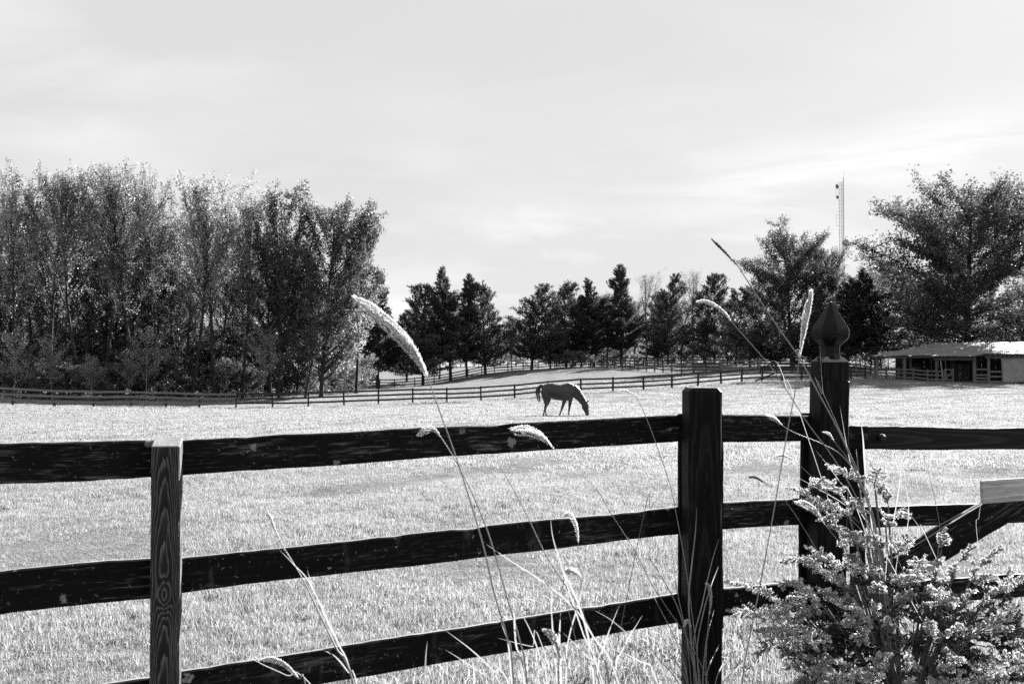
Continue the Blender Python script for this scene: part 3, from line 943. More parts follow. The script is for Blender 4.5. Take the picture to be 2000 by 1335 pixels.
# ------------------------------------------------------------------ barn
def barn():
    def D(px):     # distance of the front line
        return np.interp(px, [1700, 2060, 2200], [113, 99, 94])
    o = at(1905, 748, D(1905))
    t = thing('barn', 'long low open-fronted stable with a weathered metal roof and grey tarpaulin', 'barn')
    t.location = (o.x, o.y, gz(o.x, o.y))
    T = Matrix.Translation(-t.location)

    def fin(mb, name, mat, smooth=False):
        me = mb.mesh(name, smooth)
        me.transform(T)
        return put(name, me, t, mat)
    # roof sheets
    top_x, top_y = [1705, 1740, 1800, 1818, 2200], [694, 686, 678, 670, 664.5]
    ev_x, ev_y = [1705, 1770, 1816, 1817, 1900, 1925, 2200], [695.5, 693.5, 693, 695, 695.5, 690.5, 690.5]
    px = 1705.0
    k = 0
    while px < 2190:
        p1 = px + 16.5
        mb = MB()
        nseg = 8
        b0 = 0
        for j in range(nseg + 1):
            q = px + (p1 - px) * j / nseg
            f = np.interp(q, [1705, 1818], [0.02, 1])
            e = at(q, np.interp(q, ev_x, ev_y), D(q) - 0.8 - (0.8 if 1816 < q < 1912 else 0))
            r = at(q, np.interp(q, top_x, top_y), D(q) + 7 * f)
            m_ = e.lerp(r, 0.45) + Vector((0, 0, -0.03))
            z = 0.011 * (1 if j % 2 else -1) + 0.02 * (k % 2)
            for p in (e, m_, r):
                mb.v.append(p + Vector((0, 0, z)))
        for j in range(nseg):
            for i in range(2):
                mb.f.append((j * 3 + i, (j + 1) * 3 + i, (j + 1) * 3 + i + 1, j * 3 + i + 1))
                mb.m.append(0)
        fin(mb, 'roof_sheet', M['roof'])
        px = p1
        k += 1
    # back slope so that the roof has two sides
    mb = MB()
    r0, r1 = at(1818, 670.5, D(1818) + 7), at(2200, 665, D(2200) + 7)
    nrm = Vector((0.25, 7, 0))
    mb.quad(r0, r1, r1 + nrm + Vector((0, 0, -1.5)), r0 + nrm + Vector((0, 0, -1.5)))
    fin(mb, 'rear_roof', M['roof'])
    # posts
    for q, yt, yb, w_ in ((1713, 695, 737, .2), (1767, 695, 739, .22), (1779, 697, 738, .16), (1829, 697, 745, .2), (1903, 697, 748, .26), (1931, 698, 747, .2),
                          (1863, 700, 743, .14), (2040, 697, 751, .2), (2120, 697, 752, .2)):
        off = 0 if q not in (1779, 1863) else 2.0
        a_, b_ = at(q, yt, D(q) + off), at(q, yb, D(q) + off)
        b_.z = gz(b_.x, b_.y) - 0.2
        fin(MB().box((a_ + b_) / 2, (w_, w_, (a_ - b_).length)), 'post', M['barn_wood'])
    # header beams
    for q0, q1, y0, y1, hh in ((1707, 1772, 697.5, 697.5, .22), (1770, 1826, 697, 697, .18), (1824, 1903, 700, 700.5, .34), (1925, 2150, 696.5, 696.5, .36)):
        fin(MB().beam(at(q0, y0, D(q0) + .12), at(q1, y1, D(q1) + .12), 0.1, hh), 'header_beam', M['barn_wood'])
    # rafter ends
    q = 1932
    while q < 2150:
        p = at(q, 693.5, D(q) - 0.35)
        fin(MB().box(p, (0.08, 0.9, 0.14)), 'rafter', M['barn_wood'])
        q += 9.3
    # vertical boards of the dark rear wall and partitions
    q = 1749
    kk = 0
    while q < 2180:
        yt_ = 699
        Dq = D(q) + (4.5 if q < 1826 else 6.5)
        a_ = at(q, yt_ - 3, Dq); b_ = at(q + 7, 745, Dq)
        zt, zb = a_.z, gz(a_.x, a_.y) - 0.1
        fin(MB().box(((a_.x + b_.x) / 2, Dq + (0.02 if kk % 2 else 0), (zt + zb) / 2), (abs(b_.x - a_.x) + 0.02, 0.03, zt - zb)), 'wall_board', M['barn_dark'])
        q += 7
        kk += 1
    for q, h0 in ((1860, 0.0), (1905, 0.0)):
        for j in range(6):
            p = at(q, 720, D(q) + 0.4 + j * 1.05)
            zb = gz(p.x, p.y)
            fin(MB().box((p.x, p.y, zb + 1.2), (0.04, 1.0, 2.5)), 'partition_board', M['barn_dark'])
    # stall door between the posts
    a_ = at(1866, 713, D(1866) + .5); b_ = at(1900, 745, D(1900) + .5)
    for j in range(6):
        x0 = a_.x + (b_.x - a_.x) * j / 6
        x1 = a_.x + (b_.x - a_.x) * (j + 1) / 6
        zb = gz(x0, a_.y)
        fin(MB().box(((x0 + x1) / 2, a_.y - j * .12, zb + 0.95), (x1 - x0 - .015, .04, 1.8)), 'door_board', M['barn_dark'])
    # rails between posts at the right bay
    for q0, q1, ys in ((1905, 1931, (721, 732, 738, 744)), (1931, 1957, (725.5, 735, 745))):
        for y in ys:
            fin(MB().beam(at(q0, y, D(q0) + .05), at(q1, y, D(q1) + .05), .05, .16), 'stall_rail', M['barn_wood'])
    # tarpaulin
    mb = MB()
    nx, nz_ = 26, 10
    for i in range(nx + 1):
        for j in range(nz_ + 1):
            q = 1954 + (2150 - 1954) * i / nx
            if i == 0:
                q += 3.5 * (j / nz_) ** .5
            yb = 747 + 1.6 * math.sin(i * .8) + (1 if i > 2 else 0)
            y = 699 + (yb - 699) * j / nz_
            mb.v.append(at(q, y, D(q) - .12 + .05 * math.sin(i * 1.3 + j * .35) + 0.03 * math.sin(i * 4.1)))
    for i in range(nx):
        for j in range(nz_):
            p = i * (nz_ + 1) + j
            mb.f.append((p, p + 1, p + nz_ + 2, p + nz_ + 1)); mb.m.append(0)
    tp = fin(mb, 'tarpaulin', M['tarp'], True)
    sol = tp.modifiers.new('thick', 'SOLIDIFY'); sol.thickness = 0.01
    # leaning pale board
    lb = MB().beam(at(1837, 702, D(1837) - .1), at(1842, 744, D(1842) - .5), .05, .15).obj('leaning_board', M['barn_pale'])
    lb['label'] = 'pale board leaning upright against the barn front by the stall gate'
    lb['category'] = 'board'


barn()
fence('corral_fence', 'low weathered fence in the shade in front of the barn',
      [gp(1672, 119), gp(1718, 114), gp(1757, 111), gp(1796, 108.5), (gp(1829, 106)[0], 106.4), gp(1845, 105.8)], step=2.15, mesh=_unit2, post=.15, rails=(.3, .72, 1.15), jit=.05)
gate_simple('stall_gate', 'small weathered gate standing in front of the barn stall', gp(1846, 104.6), gp(1861, 104.8), 1.35, _unit2, 3)
tree_px('weed_bush', 'under0', 1786, 716, 110, 'scrubby dark bush tangled in the fence before the barn', 'bush', ws=1.2)


# ------------------------------------------------------------------ radio mast
def mast():
    Y = 300
    x = (1646 - 1000) / F * Y
    g = gz(x, Y)
    t = thing('radio_mast', 'slender lattice radio mast with three drum dishes rising behind the leafy tree', 'radio mast', (x, Y, g))
    top = at(1646, 352, Y).z - g
    R = 0.75
    ang = [math.radians(a) for a in (20, 140, 260)]
    P = [Vector((R * math.cos(a), R * math.sin(a), 0)) for a in ang]
    for i in range(3):
        h = top + (0.8 if i == 0 else -0.6)
        MB().tube([P[i], P[i] + Vector((0, 0, h))], 0.11 if i == 0 else 0.06, 5).obj('leg', M['steel'], t)
    n = int(top / 1.1)
    for i in range(n):
        z0, z1 = i * 1.1, (i + 1) * 1.1
        mb = MB()
        for a_, b_ in ((0, 1), (1, 2), (2, 0)):
            mb.tube([P[a_] + Vector((0, 0, z0)), P[b_] + Vector((0, 0, z1))], 0.03, 3)
            mb.tube([P[a_] + Vector((0, 0, z1)), P[b_] + Vector((0, 0, z1))], 0.025, 3)
        if z0 > top * 0.45:
            mb.obj('brace', M['steel'], t)
        else:
            mb.obj('brace', M['steel'], t)
    for px, py, r in ((1635.5, 364, 0.75), (1636.5, 385, 0.55), (1652, 474, 0.95)):
        c = at(px, py, Y - 0.8) - Vector((x, Y, g))
        mb = MB()
        if px > 1650:
            mb.tube([c + Vector((0, .5, 0)), c + Vector((0, .3, 0)), c + Vector((0, -.25, 0)), c + Vector((0, -.4, 0))], [r * .4, r, r, r * .9], 18)
        else:
            mb.tube([c + Vector((-.5, 0, 0)), c + Vector((-.25, 0, 0)), c + Vector((.1, 0, 0)), c + Vector((.45, 0, 0))], [r * .35, r * .9, r, r * .4], 18)
        d = mb.obj('dish', M['dish'], t)
        MB().tube([c, Vector((P[1].x if px < 1650 else P[0].x, 0, c.z))], 0.05, 4).obj('dish_bracket', M['steel'], t)
    for z in (top - 14.0, top - 5):
        MB().tube([Vector((-1.6, 0, z)), Vector((-1.6, 0, z + 4))], .035, 4).tube([Vector((-1.6, 0, z + .3)), Vector((-.5, 0, z + .3))], .03, 4).tube([Vector((-1.6, 0, z + 3.4)), Vector((-.5, 0, z + 3.4))], .03, 4).obj('antenna', M['steel'], t)
    MB().tube([P[0] + Vector((0, 0, top)), P[0] + Vector((.3, 0, top + 3.0))], .03, 4).obj('antenna', M['steel'], t)


mast()


# ------------------------------------------------------------------ the horse
def horse():
    Y = 43.5
    sc = Y / F / 10.0
    c = at(1100, 812, Y)
    o = thing('horse', 'dark horse with lowered head grazing alone in the pasture', 'horse', (c.x, Y, gz(c.x, Y)))

    def L(zx, zy, y=0.0):
        return Vector(((zx - 1000) * sc, y, (925 - zy) * sc))
    mb = MB()
    trunk = [(575, 400, 470, .06), (600, 345, 520, .16), (640, 303, 555, .23), (700, 276, 572, .27), (780, 272, 578, .27), (870, 292, 612, .29), (960, 300, 624, .30), (1040, 284, 626, .28),
             (1100, 270, 628, .25), (1160, 292, 620, .22), (1205, 340, 596, .18), (1235, 400, 560, .10)]
    pts = [L(a, (b + c_) / 2) for a, b, c_, w_ in trunk]
    mb.tube(pts, [(c_ - b) / 2 * sc for a, b, c_, w_ in trunk], 20, ry=[w_ for *_, w_ in trunk])
    neck = [(1130, 410, 128, .17), (1190, 425, 125, .14), (1255, 475, 105, .11), (1325, 555, 86, .10), (1385, 635, 72, .085), (1425, 690, 64, .08)]
    mb.tube([L(a, b) for a, b, *_ in neck], [r * sc for _, _, r, _ in neck], 16, ry=[w_ for *_, w_ in neck])
    head = [(1425, 640, 40, .06), (1428, 690, 68, .085), (1430, 750, 72, .085), (1447, 805, 54, .065), (1463, 850, 42, .055), (1470, 885, 38, .055), (1472, 910, 24, .04)]
    mb.tube([L(a, b) for a, b, *_ in head], [r * sc for _, _, r, _ in head], 14, ry=[w_ for *_, w_ in head])
    legs = [([(635, 440, 80), (645, 520, 72), (655, 610, 50), (662, 690, 32), (652, 745, 26), (632, 810, 15.5), (620, 865, 15), (613, 893, 18), (610, 905, 15)], -.15),
            ([(690, 450, 85), (705, 530, 70), (722, 600, 48), (703, 680, 30), (668, 745, 25), (655, 800, 15.5), (663, 865, 14), (670, 893, 17), (674, 905, 15)], .15),
            ([(1060, 500, 80), (1030, 580, 55), (1012, 650, 38), (985, 735, 27), (970, 785, 24), (948, 840, 15.5), (934, 880, 18), (927, 905, 15)], -.14),
            ([(1150, 500, 80), (1150, 590, 50), (1138, 660, 37), (1128, 745, 26), (1122, 785, 23), (1115, 850, 15), (1111, 885, 18), (1110, 905, 15)], .13)]
    for ps, y in legs:
        mb.tube([L(a, b, y) for a, b, r in ps], [r * sc for a, b, r in ps], 10, ry=[r * sc * (0.85 if i < 2 else .9) for i, (a, b, r) in enumerate(ps)])
    # ears
    mb.tube([L(1446, 665, -.045), L(1475, 640, -.055), L(1498, 622, -.06), L(1516, 610, -.06)], [14 * sc, 15 * sc, 10 * sc, 2 * sc], 8)
    mb.tube([L(1440, 655, .045), L(1462, 632, .055), L(1480, 618, .06), L(1492, 608, .06)], [14 * sc, 15 * sc, 9 * sc, 2 * sc], 8)
    body = mb.obj('body', M['horse'], o)
    rm = body.modifiers.new('skin', 'REMESH'); rm.mode = 'VOXEL'; rm.voxel_size = 0.012; rm.use_smooth_shade = True
    sm = body.modifiers.new('soft', 'SMOOTH'); sm.factor = 0.6; sm.iterations = 9
    # hooves
    for ps, y in legs:
        a, b, r = ps[-1]
        MB().tube([L(a, 900, y), L(a + 3, 926, y)], [17 * sc, 21 * sc], 10).obj('hoof', M['hoof'], o)
    # eyes
    for y in (-.082, .082):
        e = MB().tube([L(1462, 722, y * .93), L(1462, 722, y * 1.02)], [9 * sc, 5 * sc], 8).obj('eye', M['hole'], o)
    # tail and mane as many tapering locks
    rn = random.Random(3)
    mb = MB()
    tail = [(618, 318), (575, 322), (530, 358), (500, 420), (497, 490), (510, 570), (528, 650), (552, 735)]
    for k in range(46):
        j = rn.gauss(0, 1); yy = rn.gauss(0, .03)
        end = rn.uniform(0.72, 1.0)
        ps = []
        n_ = len(tail)
        m_ = max(4, int(n_ * end))
        for i in range(m_):
            a, b = tail[i]
            f = i / (n_ - 1)
            spread = (6 + 26 * math.sin(PI * min(1, f * 1.05)) ** .8)
            ps.append(L(a + j * spread * .55 + (14 * f if j > 0 else 0), b + j * 4, yy * (0.4 + f)))
        mb.tube(ps, [0.016 * (1 - i / m_ * .85) for i in range(m_)], 4)
    mb.obj('tail', M['horse_hair'], o, True)
    mb = MB()
    crest = [(1110, 272), (1170, 293), (1230, 340), (1290, 397), (1345, 458), (1395, 525), (1432, 592), (1450, 630)]
    for k in range(120):
        s = rn.random() * (len(crest) - 1.01)
        i = int(s)
        a = crest[i][0] + (crest[i + 1][0] - crest[i][0]) * (s - i)
        b = crest[i][1] + (crest[i + 1][1] - crest[i][1]) * (s - i)
        ln = rn.uniform(40, 105)
        p0 = L(a - 4, b + 6, -.01)
        yb = -np.interp(s, [0, 3, 7], [.17, .115, .085])
        mb.tube([p0, L(a - 3, b + ln * .25, yb * .75), L(a - 6 + rn.gauss(0, 4), b + ln * .6, yb * 1.04), L(a - 8 + rn.gauss(0, 8), b + ln, yb * 1.08)], [.012, .014, .010, .003], 4)
    mb.obj('mane', M['horse_hair'], o, True)


horse()


def catmull(P, n=6):
    P = [Vector(p) for p in P]
    Q = [P[0] * 2 - P[1]] + P + [P[-1] * 2 - P[-2]]
    out = []
    for i in range(1, len(Q) - 2):
        for k in range(n):
            t = k / n
            a, b, c, d = Q[i - 1], Q[i], Q[i + 1], Q[i + 2]
            out.append(0.5 * ((2 * b) + (c - a) * t + (2 * a - 5 * b + 4 * c - d) * t * t + (3 * b - a - 3 * c + d) * t ** 3))
    out.append(P[-1])
    return out


# ------------------------------------------------------------------ near fence
def board_mesh(name, L, hgt, thk, seed=0, seg=48, wob=0.007, ch=0.006, top_mat=True, sag=0.0):
    """length along local X from 0 to L, width along Z, thickness along Y"""
    v, f, m_ = [], [], []
    prof = [(-thk / 2, -hgt / 2 + ch), (-thk / 2 + ch, -hgt / 2), (thk / 2 - ch, -hgt / 2), (thk / 2, -hgt / 2 + ch),
            (thk / 2, hgt / 2 - ch), (thk / 2 - ch, hgt / 2), (-thk / 2 + ch, hgt / 2), (-thk / 2, hgt / 2 - ch)]
    for i in range(seg + 1):
        x = L * i / seg
        a = -max(0.0, noise.noise(Vector((x * 6.5, seed * 4.1, 4))) - .32) * wob * 2.2 + noise.noise(Vector((x * 2.2, seed * 7.1, 0))) * wob + noise.noise(Vector((x * 14, seed * 3.3, 2))) * wob * .45
        b = noise.noise(Vector((x * 2.0, seed * 5.7, 5))) * wob + noise.noise(Vector((x * 12, seed * 1.3, 7))) * wob * .3
        c_ = noise.noise(Vector((x * 1.5, seed * 2.7, 9))) * wob * .8
        sg = -sag * math.sin(PI * i / seg)
        for (y, z) in prof:
            v.append((x, y + c_, z + (a if z > 0 else b) + sg))
    for i in range(seg):
        for k in range(8):
            q = i * 8
            f.append((q + k, q + (k + 1) % 8, q + 8 + (k + 1) % 8, q + 8 + k))
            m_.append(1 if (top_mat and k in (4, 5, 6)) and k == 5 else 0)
    f.append(tuple(range(8))[::-1]); m_.append(0)
    f.append(tuple(seg * 8 + k for k in range(8))); m_.append(0)
    me = bpy.data.meshes.new(name)
    me.from_pydata(v, [], f)
    me.polygons.foreach_set('material_index', m_)
    me.update()
    return me


def set_frame(o, p, q, roll_up=Vector((0, 0, 1))):
    """local X from p to q, local Z as close to up as possible"""
    x = (q - p).normalized()
    y = roll_up.cross(x).normalized()
    z = x.cross(y)
    Mx = Matrix((x, y, z)).transposed().to_4x4()
    Mx.translation = p
    o.matrix_basis = Mx


def mid_edge(px, y0, y1, Y):
    a, b = at(px, y0, Y), at(px, y1, Y)
    return (a + b) / 2, (a - b).length


def near_rail(parent, ax, ay0, ay1, aY, bx, by0, by1, bY, mat, seed, thk=0.028, base=None, name='rail', top=True):
    p, h0 = mid_edge(ax, ay0, ay1, aY)
    q, h1 = mid_edge(bx, by0, by1, bY)
    me = board_mesh(name, (q - p).length, (h0 + h1) / 2, thk, seed, seg=int((q - p).length / 0.04) + 2)
    o = put(name, me, parent, [mat, M['wood_top_sunlit'] if top else mat])  # top face takes the wood with sunlight in its colour
    set_frame(o, p - base, q - base)
    return o


def post_mesh(name, H, w_, d_, seed, ch_top=0.012, ch=0.006, wob=0.003, slant=0.0):
    """post standing along local X (so the wood grain follows X)"""
    v, f, m_ = [], [], []
    seg = 40
    prof = [(-d_ / 2, -w_ / 2 + ch), (-d_ / 2 + ch, -w_ / 2), (d_ / 2 - ch, -w_ / 2), (d_ / 2, -w_ / 2 + ch),
            (d_ / 2, w_ / 2 - ch), (d_ / 2 - ch, w_ / 2), (-d_ / 2 + ch, w_ / 2), (-d_ / 2, w_ / 2 - ch)]
    for i in range(seg + 1):
        x = (H - ch_top) * i / seg
        for k, (y, z) in enumerate(prof):
            a = noise.noise(Vector((x * 3, k * 3.1, seed))) * wob
            v.append((x - (slant * y / d_ if i == seg else 0), y + a * .6, z + a))
    s = max(0.2, 1 - ch_top * 1.6 / w_)
    for k, (y, z) in enumerate(prof):
        v.append((H - slant * y / d_ + noise.noise(Vector((k * 2.2, seed, 1))) * 0.004, y * s, z * s))
    for i in range(seg + 1):
        for k in range(8):
            q = i * 8
            f.append((q + k, q + (k + 1) % 8, q + 8 + (k + 1) % 8, q + 8 + k))
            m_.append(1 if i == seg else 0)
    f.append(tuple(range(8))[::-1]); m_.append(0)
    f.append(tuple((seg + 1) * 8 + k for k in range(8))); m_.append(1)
    me = bpy.data.meshes.new(name)
    me.from_pydata(v, [], f)
    me.polygons.foreach_set('material_index', m_)
    me.update()
    return me


def stand(o, foot, lean=(0, 0), rotz=0.0):
    """post meshes run along local X: stand them up, width (Z) along the fence line"""
    up = Vector((lean[0], lean[1], 1)).normalized()
    along = Vector((math.cos(rotz), math.sin(rotz), 0))
    z = (along - up * along.dot(up)).normalized()
    y = z.cross(up)
    Mx = Matrix((up, y, z)).transposed().to_4x4()
    Mx.translation = foot
    o.matrix_basis = Mx


FENCE_ROT = math.atan2(1.14, 2.19)


def near_fence():
    base = Vector((0, 4.7, 0))
    t = thing('board_fence', 'black-stained three-rail board fence close to the camera with lichen on its rails', 'fence', base)
    # section left of the first post
    near_rail(t, -260, 871, 958, 3.52, 326, 859.4, 928.5, 4.055, M['rail'], 1, base=base)
    near_rail(t, -260, 1133, 1226, 3.50, 326, 1087.4, 1161.5, 4.055, M['rail'], 2, base=base)
    near_rail(t, -260, 1400, 1490, 3.50, 326, 1317.4, 1388.5, 4.055, M['rail'], 3, base=base)
    # long section between the two posts
    near_rail(t, 329, 860.5, 929, 4.06, 1330, 809, 861, 5.17, M['rail'], 4, base=base)
    near_rail(t, 329, 1088, 1161.5, 4.06, 1330, 989, 1039, 5.17, M['rail_lichen'], 5, base=base)
    near_rail(t, 329, 1310.5, 1388, 4.06, 1330, 1158, 1212, 5.17, M['rail_lichen'], 6, base=base)
    # short section to the gatepost
    near_rail(t, 1410, 809.5, 863, 5.22, 1584, 810.5, 861, 5.50, M['rail'], 7, base=base)
    near_rail(t, 1410, 979, 1033, 5.22, 1584, 971, 1022, 5.50, M['rail'], 8, base=base)
    near_rail(t, 1410, 1148, 1202, 5.22, 1584, 1131, 1184, 5.50, M['rail_lichen'], 9, base=base)
    # first post with its raised grain
    f0 = at(323, 1335, 3.985); f0.z = -0.3
    x0 = at(327, 868, 3.985)
    H = x0.z + 0.3
    me = post_mesh('post', H + 0.012, 0.110, 0.10, 1, ch_top=0.004, slant=0.028)
    p = put('post', me, t, [M['post_grain'], M['wood_top_sunlit']])
    stand(p, Vector((at(324, 1335, 3.985).x, 3.985, -0.3)) - base, ((at(327, 868, 3.985).x - at(324, 1335, 3.985).x) / 1.3, 0), FENCE_ROT * .45)
    p['label'] = 'square post with raised swirling grain and a pale weathered top'
    # thick post in the middle with backing batten
    me = post_mesh('post', at(1375, 757, 5.05).z + 0.3, 0.170, 0.165, 2, ch_top=0.018, ch=0.012)
    p = put('post', me, t, [M['post_dark'], M['post_dark']])
    stand(p, Vector((at(1369, 1335, 5.05).x, 5.05, -0.3)) - base, (.006, 0), FENCE_ROT * .15)
    p['label'] = 'thick black square post with a chamfered top'
    me = board_mesh('batten', at(1370, 808, 5.17).z - at(1370, 1226, 5.17).z, 0.235, 0.03, 3, top_mat=False)
    p = put('batten', me, t, [M['post_dark'], M['post_dark']])
    stand(p, Vector((at(1368, 1226, 5.165).x, 5.165, at(1368, 1226, 5.165).z)) - base, (.006, 0), FENCE_ROT * .15)
    # a post further left outside the frame keeps the fence standing
    me = post_mesh('post', 1.7, 0.115, 0.10, 9, ch_top=0.004)
    p = put('post', me, t, [M['post_grain'], M['wood_top_sunlit']])
    stand(p, Vector((at(-260, 900, 3.45).x, 3.45, -0.3)) - base, (0, 0), FENCE_ROT)
    # nail heads
    for x, ys in ((340, (885, 905, 1110, 1140, 1345)), (1430, (825, 850, 995, 1018)), (1560, (825, 850, 990, 1012))):
        for y in ys:
            Y = np.interp(x, [340, 1430, 1560], [3.93, 5.21, 5.45]) - 0.003
            if x == 340:
                continue
            c = at(x, y, Y - .012)
            MB().tube([c - base, c - base + Vector((0, .01, 0))], .005, 8).obj('nail', M['hole'], t)


near_fence()


def gatepost():
    Y = 5.42
    foot = at(1614, 1335, Y); foot.z = -0.3
    fx = at(1613, 1150, Y).x
    tx = at(1620.5, 710, Y).x
    t = thing('gate_post', 'tall black gatepost topped by a pointed faceted finial', 'gatepost', (fx, Y, 0))
    lean = ((tx - fx) / (at(0, 710, Y).z - at(0, 1150, Y).z), 0)
    zb = at(1620, 743, Y).z
    zs = at(1620, 706, Y).z
    def P(z):
        return Vector((lean[0] * (z - at(0, 1150, Y).z), 0, z))
    me = post_mesh('post', zb + 0.3, 0.162, 0.16, 4, ch_top=0.004, ch=0.008)
    p = put('shaft', me, t, [M['post_dark'], M['post_dark']])
    stand(p, P(-0.3), lean, 0.12)
    me = post_mesh('block', zs - zb - 0.004, 0.157, 0.153, 5, ch_top=0.002, ch=0.008)
    MB().box(P(zb + .001), (.145, .14, .012)).obj('groove_core', [M['post_dark']], t)
    p = put('cap_block', me, t, [M['post_dark'], M['post_dark']])
    stand(p, P(zb + 0.004), lean, 0.12)
    # shoulder: square pyramid with sunlight put into the colour of all but its left face, then the turned finial
    w0, w1 = 0.078, 0.05
    zsh = at(1620, 696.5, Y).z
    mb = MB()
    c0, c1 = P(zs - .002), P(zsh)
    ca, sa = math.cos(.12), math.sin(.12)
    def sq(c, w_):
        return [c + Vector((ca * x * w_ - sa * y * w_, sa * x * w_ + ca * y * w_, 0)) for x, y in ((-1, -1), (1, -1), (1, 1), (-1, 1))]
    lo, hi = sq(c0, w0), sq(c1, w1)
    mb.v += lo + hi
    for k in range(4):
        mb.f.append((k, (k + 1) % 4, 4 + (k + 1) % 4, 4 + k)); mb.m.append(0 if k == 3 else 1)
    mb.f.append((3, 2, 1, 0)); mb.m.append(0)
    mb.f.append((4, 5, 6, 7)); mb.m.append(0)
    mb.obj('shoulder', [M['finial'], M['wood_top_sunlit']], t)
    px2m = Y / F
    prof = [(701, 27), (696, 22.5), (690, 20), (680, 19.8), (676, 19.8), (671, 25), (665, 32), (659, 37), (652, 38.4), (645, 38.2), (640, 36), (630, 29.5), (618, 21.5), (606, 13.5), (596, 6.5), (590, 2.2), (588.5, 0.3)]
    mb = MB()
    n = 8
    dense = catmull([Vector((y, r, 0)) for y, r in prof], 3)
    for q in dense:
        c = P(at(1620, q.x, Y).z)
        for k in range(n):
            an = 2 * PI * k / n + 0.06 - PI / 2
            mb.v.append(c + Vector((math.cos(an), math.sin(an), 0)) * (max(q.y, .2) * px2m * (1.0 if k % 2 == 0 else 0.985)))
    for i in range(len(dense) - 1):
        for k in range(n):
            q = i * n
            mb.f.append((q + k, q + (k + 1) % n, q + n + (k + 1) % n, q + n + k)); mb.m.append(0)
    mb.f.append(tuple(range(n))[::-1]); mb.m.append(0)
    mb.f.append(tuple((len(dense) - 1) * n + k for k in range(n))); mb.m.append(0)
    fo = mb.obj('finial', [M['finial']], t, True)
    for e in fo.data.edges:
        if abs(e.vertices[0] - e.vertices[1]) == n:
            e.use_edge_sharp = True
    # batten covering the rail ends on the field side
    zt, zl = at(1600, 808, Y).z, at(1600, 1230, Y).z
    me = board_mesh('batten', zt - zl, 0.19, 0.028, 8, top_mat=False)
    p = put('batten', me, t, [M['post_dark'], M['post_dark']])
    stand(p, P(zl) + Vector((-0.03, 0.099, 0)), lean, 0.12)


gatepost()


def gate():
    base = Vector((2.4, 5.7, 0))
    t = thing('wooden_gate', 'black wooden gate with a slanting brace beside the finial post', 'gate', base)
    near_rail(t, 1686, 832.5, 877, 5.58, 2250, 838, 879, 5.95, M['rail_gate'], 21, base=base, name='board', thk=.03)
    near_rail(t, 1662, 831, 876, 5.55, 1690, 831.5, 876.5, 5.565, M['rail'], 22, base=base, name='hinge_block', thk=.05, top=False)
    near_rail(t, 1640, 987, 1034, 5.57, 2250, 975, 1008, 6.1, M['rail'], 23, base=base, name='board', thk=.03)
    near_rail(t, 1640, 1142, 1190, 5.57, 2250, 1103, 1145, 6.1, M['rail'], 24, base=base, name='board', thk=.03)
    # brace: board lying along the slope, its upper edge coloured pale for the sun on it
    def slanted(x0, y0, x1, y1, Y0, Y1, hpx, mat, seed, name, thk):
        p, q = at(x0, y0, Y0), at(x1, y1, Y1)
        me = board_mesh(name, (q - p).length, hpx * Y0 / F, thk, seed)
        o = put(name, me, t, [mat, M['wood_top_sunlit']])
        set_frame(o, p - base, q - base)
        return o
    slanted(1700, 1148, 2080, 920, 5.50, 5.80, 60, M['rail'], 25, 'brace', .03)
    o = slanted(1700, 1108, 1960, 957, 5.58, 5.76, 8, M['rail'], 26, 'brace_edge', .03)
    o = near_rail(t, 1917, 936.5, 984, 5.66, 2250, 916, 958, 5.9, M['wood_pale'], 27, base=base, name='board', thk=.025)
    o['label'] = 'pale unpainted replacement board'
    for px, py in ((1663, 852), (1690, 853), (1725, 855)):
        c = at(px, py, 5.52) - base
        MB().tube([c + Vector((0, .045, 0)), c + Vector((0, .01, 0)), c], [.022, .022, .014], 14).obj('bolt', M['hole'], t)
    # hinge-side stile, behind the bush
    me = board_mesh('stile', at(1674, 833, 5.6).z - .15, 0.085, 0.03, 29, top_mat=False)
    p = put('stile', me, t, [M['rail'], M['rail']])
    stand(p, Vector((at(1674, 900, 5.6).x, 5.61, 0.15)) - base, (0, 0), .1)


gate()


# ------------------------------------------------------------------ pasture grass (uncountable: one object, instanced tufts)
def tuft(name, nb, rad, h0, h1, w_, seg=2, spread=0.5):
    v, f3, f4 = [], [], []
    rn = random.Random(hash(name) % 1000 if False else len(name) * 7 + nb)
    for _ in range(nb):
        r = rad * math.sqrt(rn.random()); a = rn.uniform(0, 2 * PI)
        p = Vector((r * math.cos(a), r * math.sin(a), -0.01))
        h = rn.uniform(h0, h1) * (1.1 - .4 * r / rad)
        az = rn.uniform(0, 2 * PI)
        ln = rn.random() ** 1.3 * spread + 0.05
        d = Vector((math.cos(az), math.sin(az), 0))
        az2 = rn.uniform(0, 2 * PI)
        s = Vector((math.cos(az2), math.sin(az2), 0)) * w_ * rn.uniform(.7, 1.2) / 2
        b = len(v)
        m_ = p + Vector((0, 0, h * .6)) + d * h * ln * .4
        e = p + Vector((0, 0, h * (1 - .35 * ln))) + d * h * ln * 1.25
        v += [p - s, p + s, m_ + s * .85, m_ - s * .85, e]
        f4.append((b, b + 1, b + 2, b + 3))
        f3.append((b + 3, b + 2, b + 4))
    me = np_mesh(name, [tuple(q) for q in v], [np.array(f4), np.array(f3)])
    me.materials.append(M['grass'])
    o = bpy.data.objects.new(name, me)
    return o


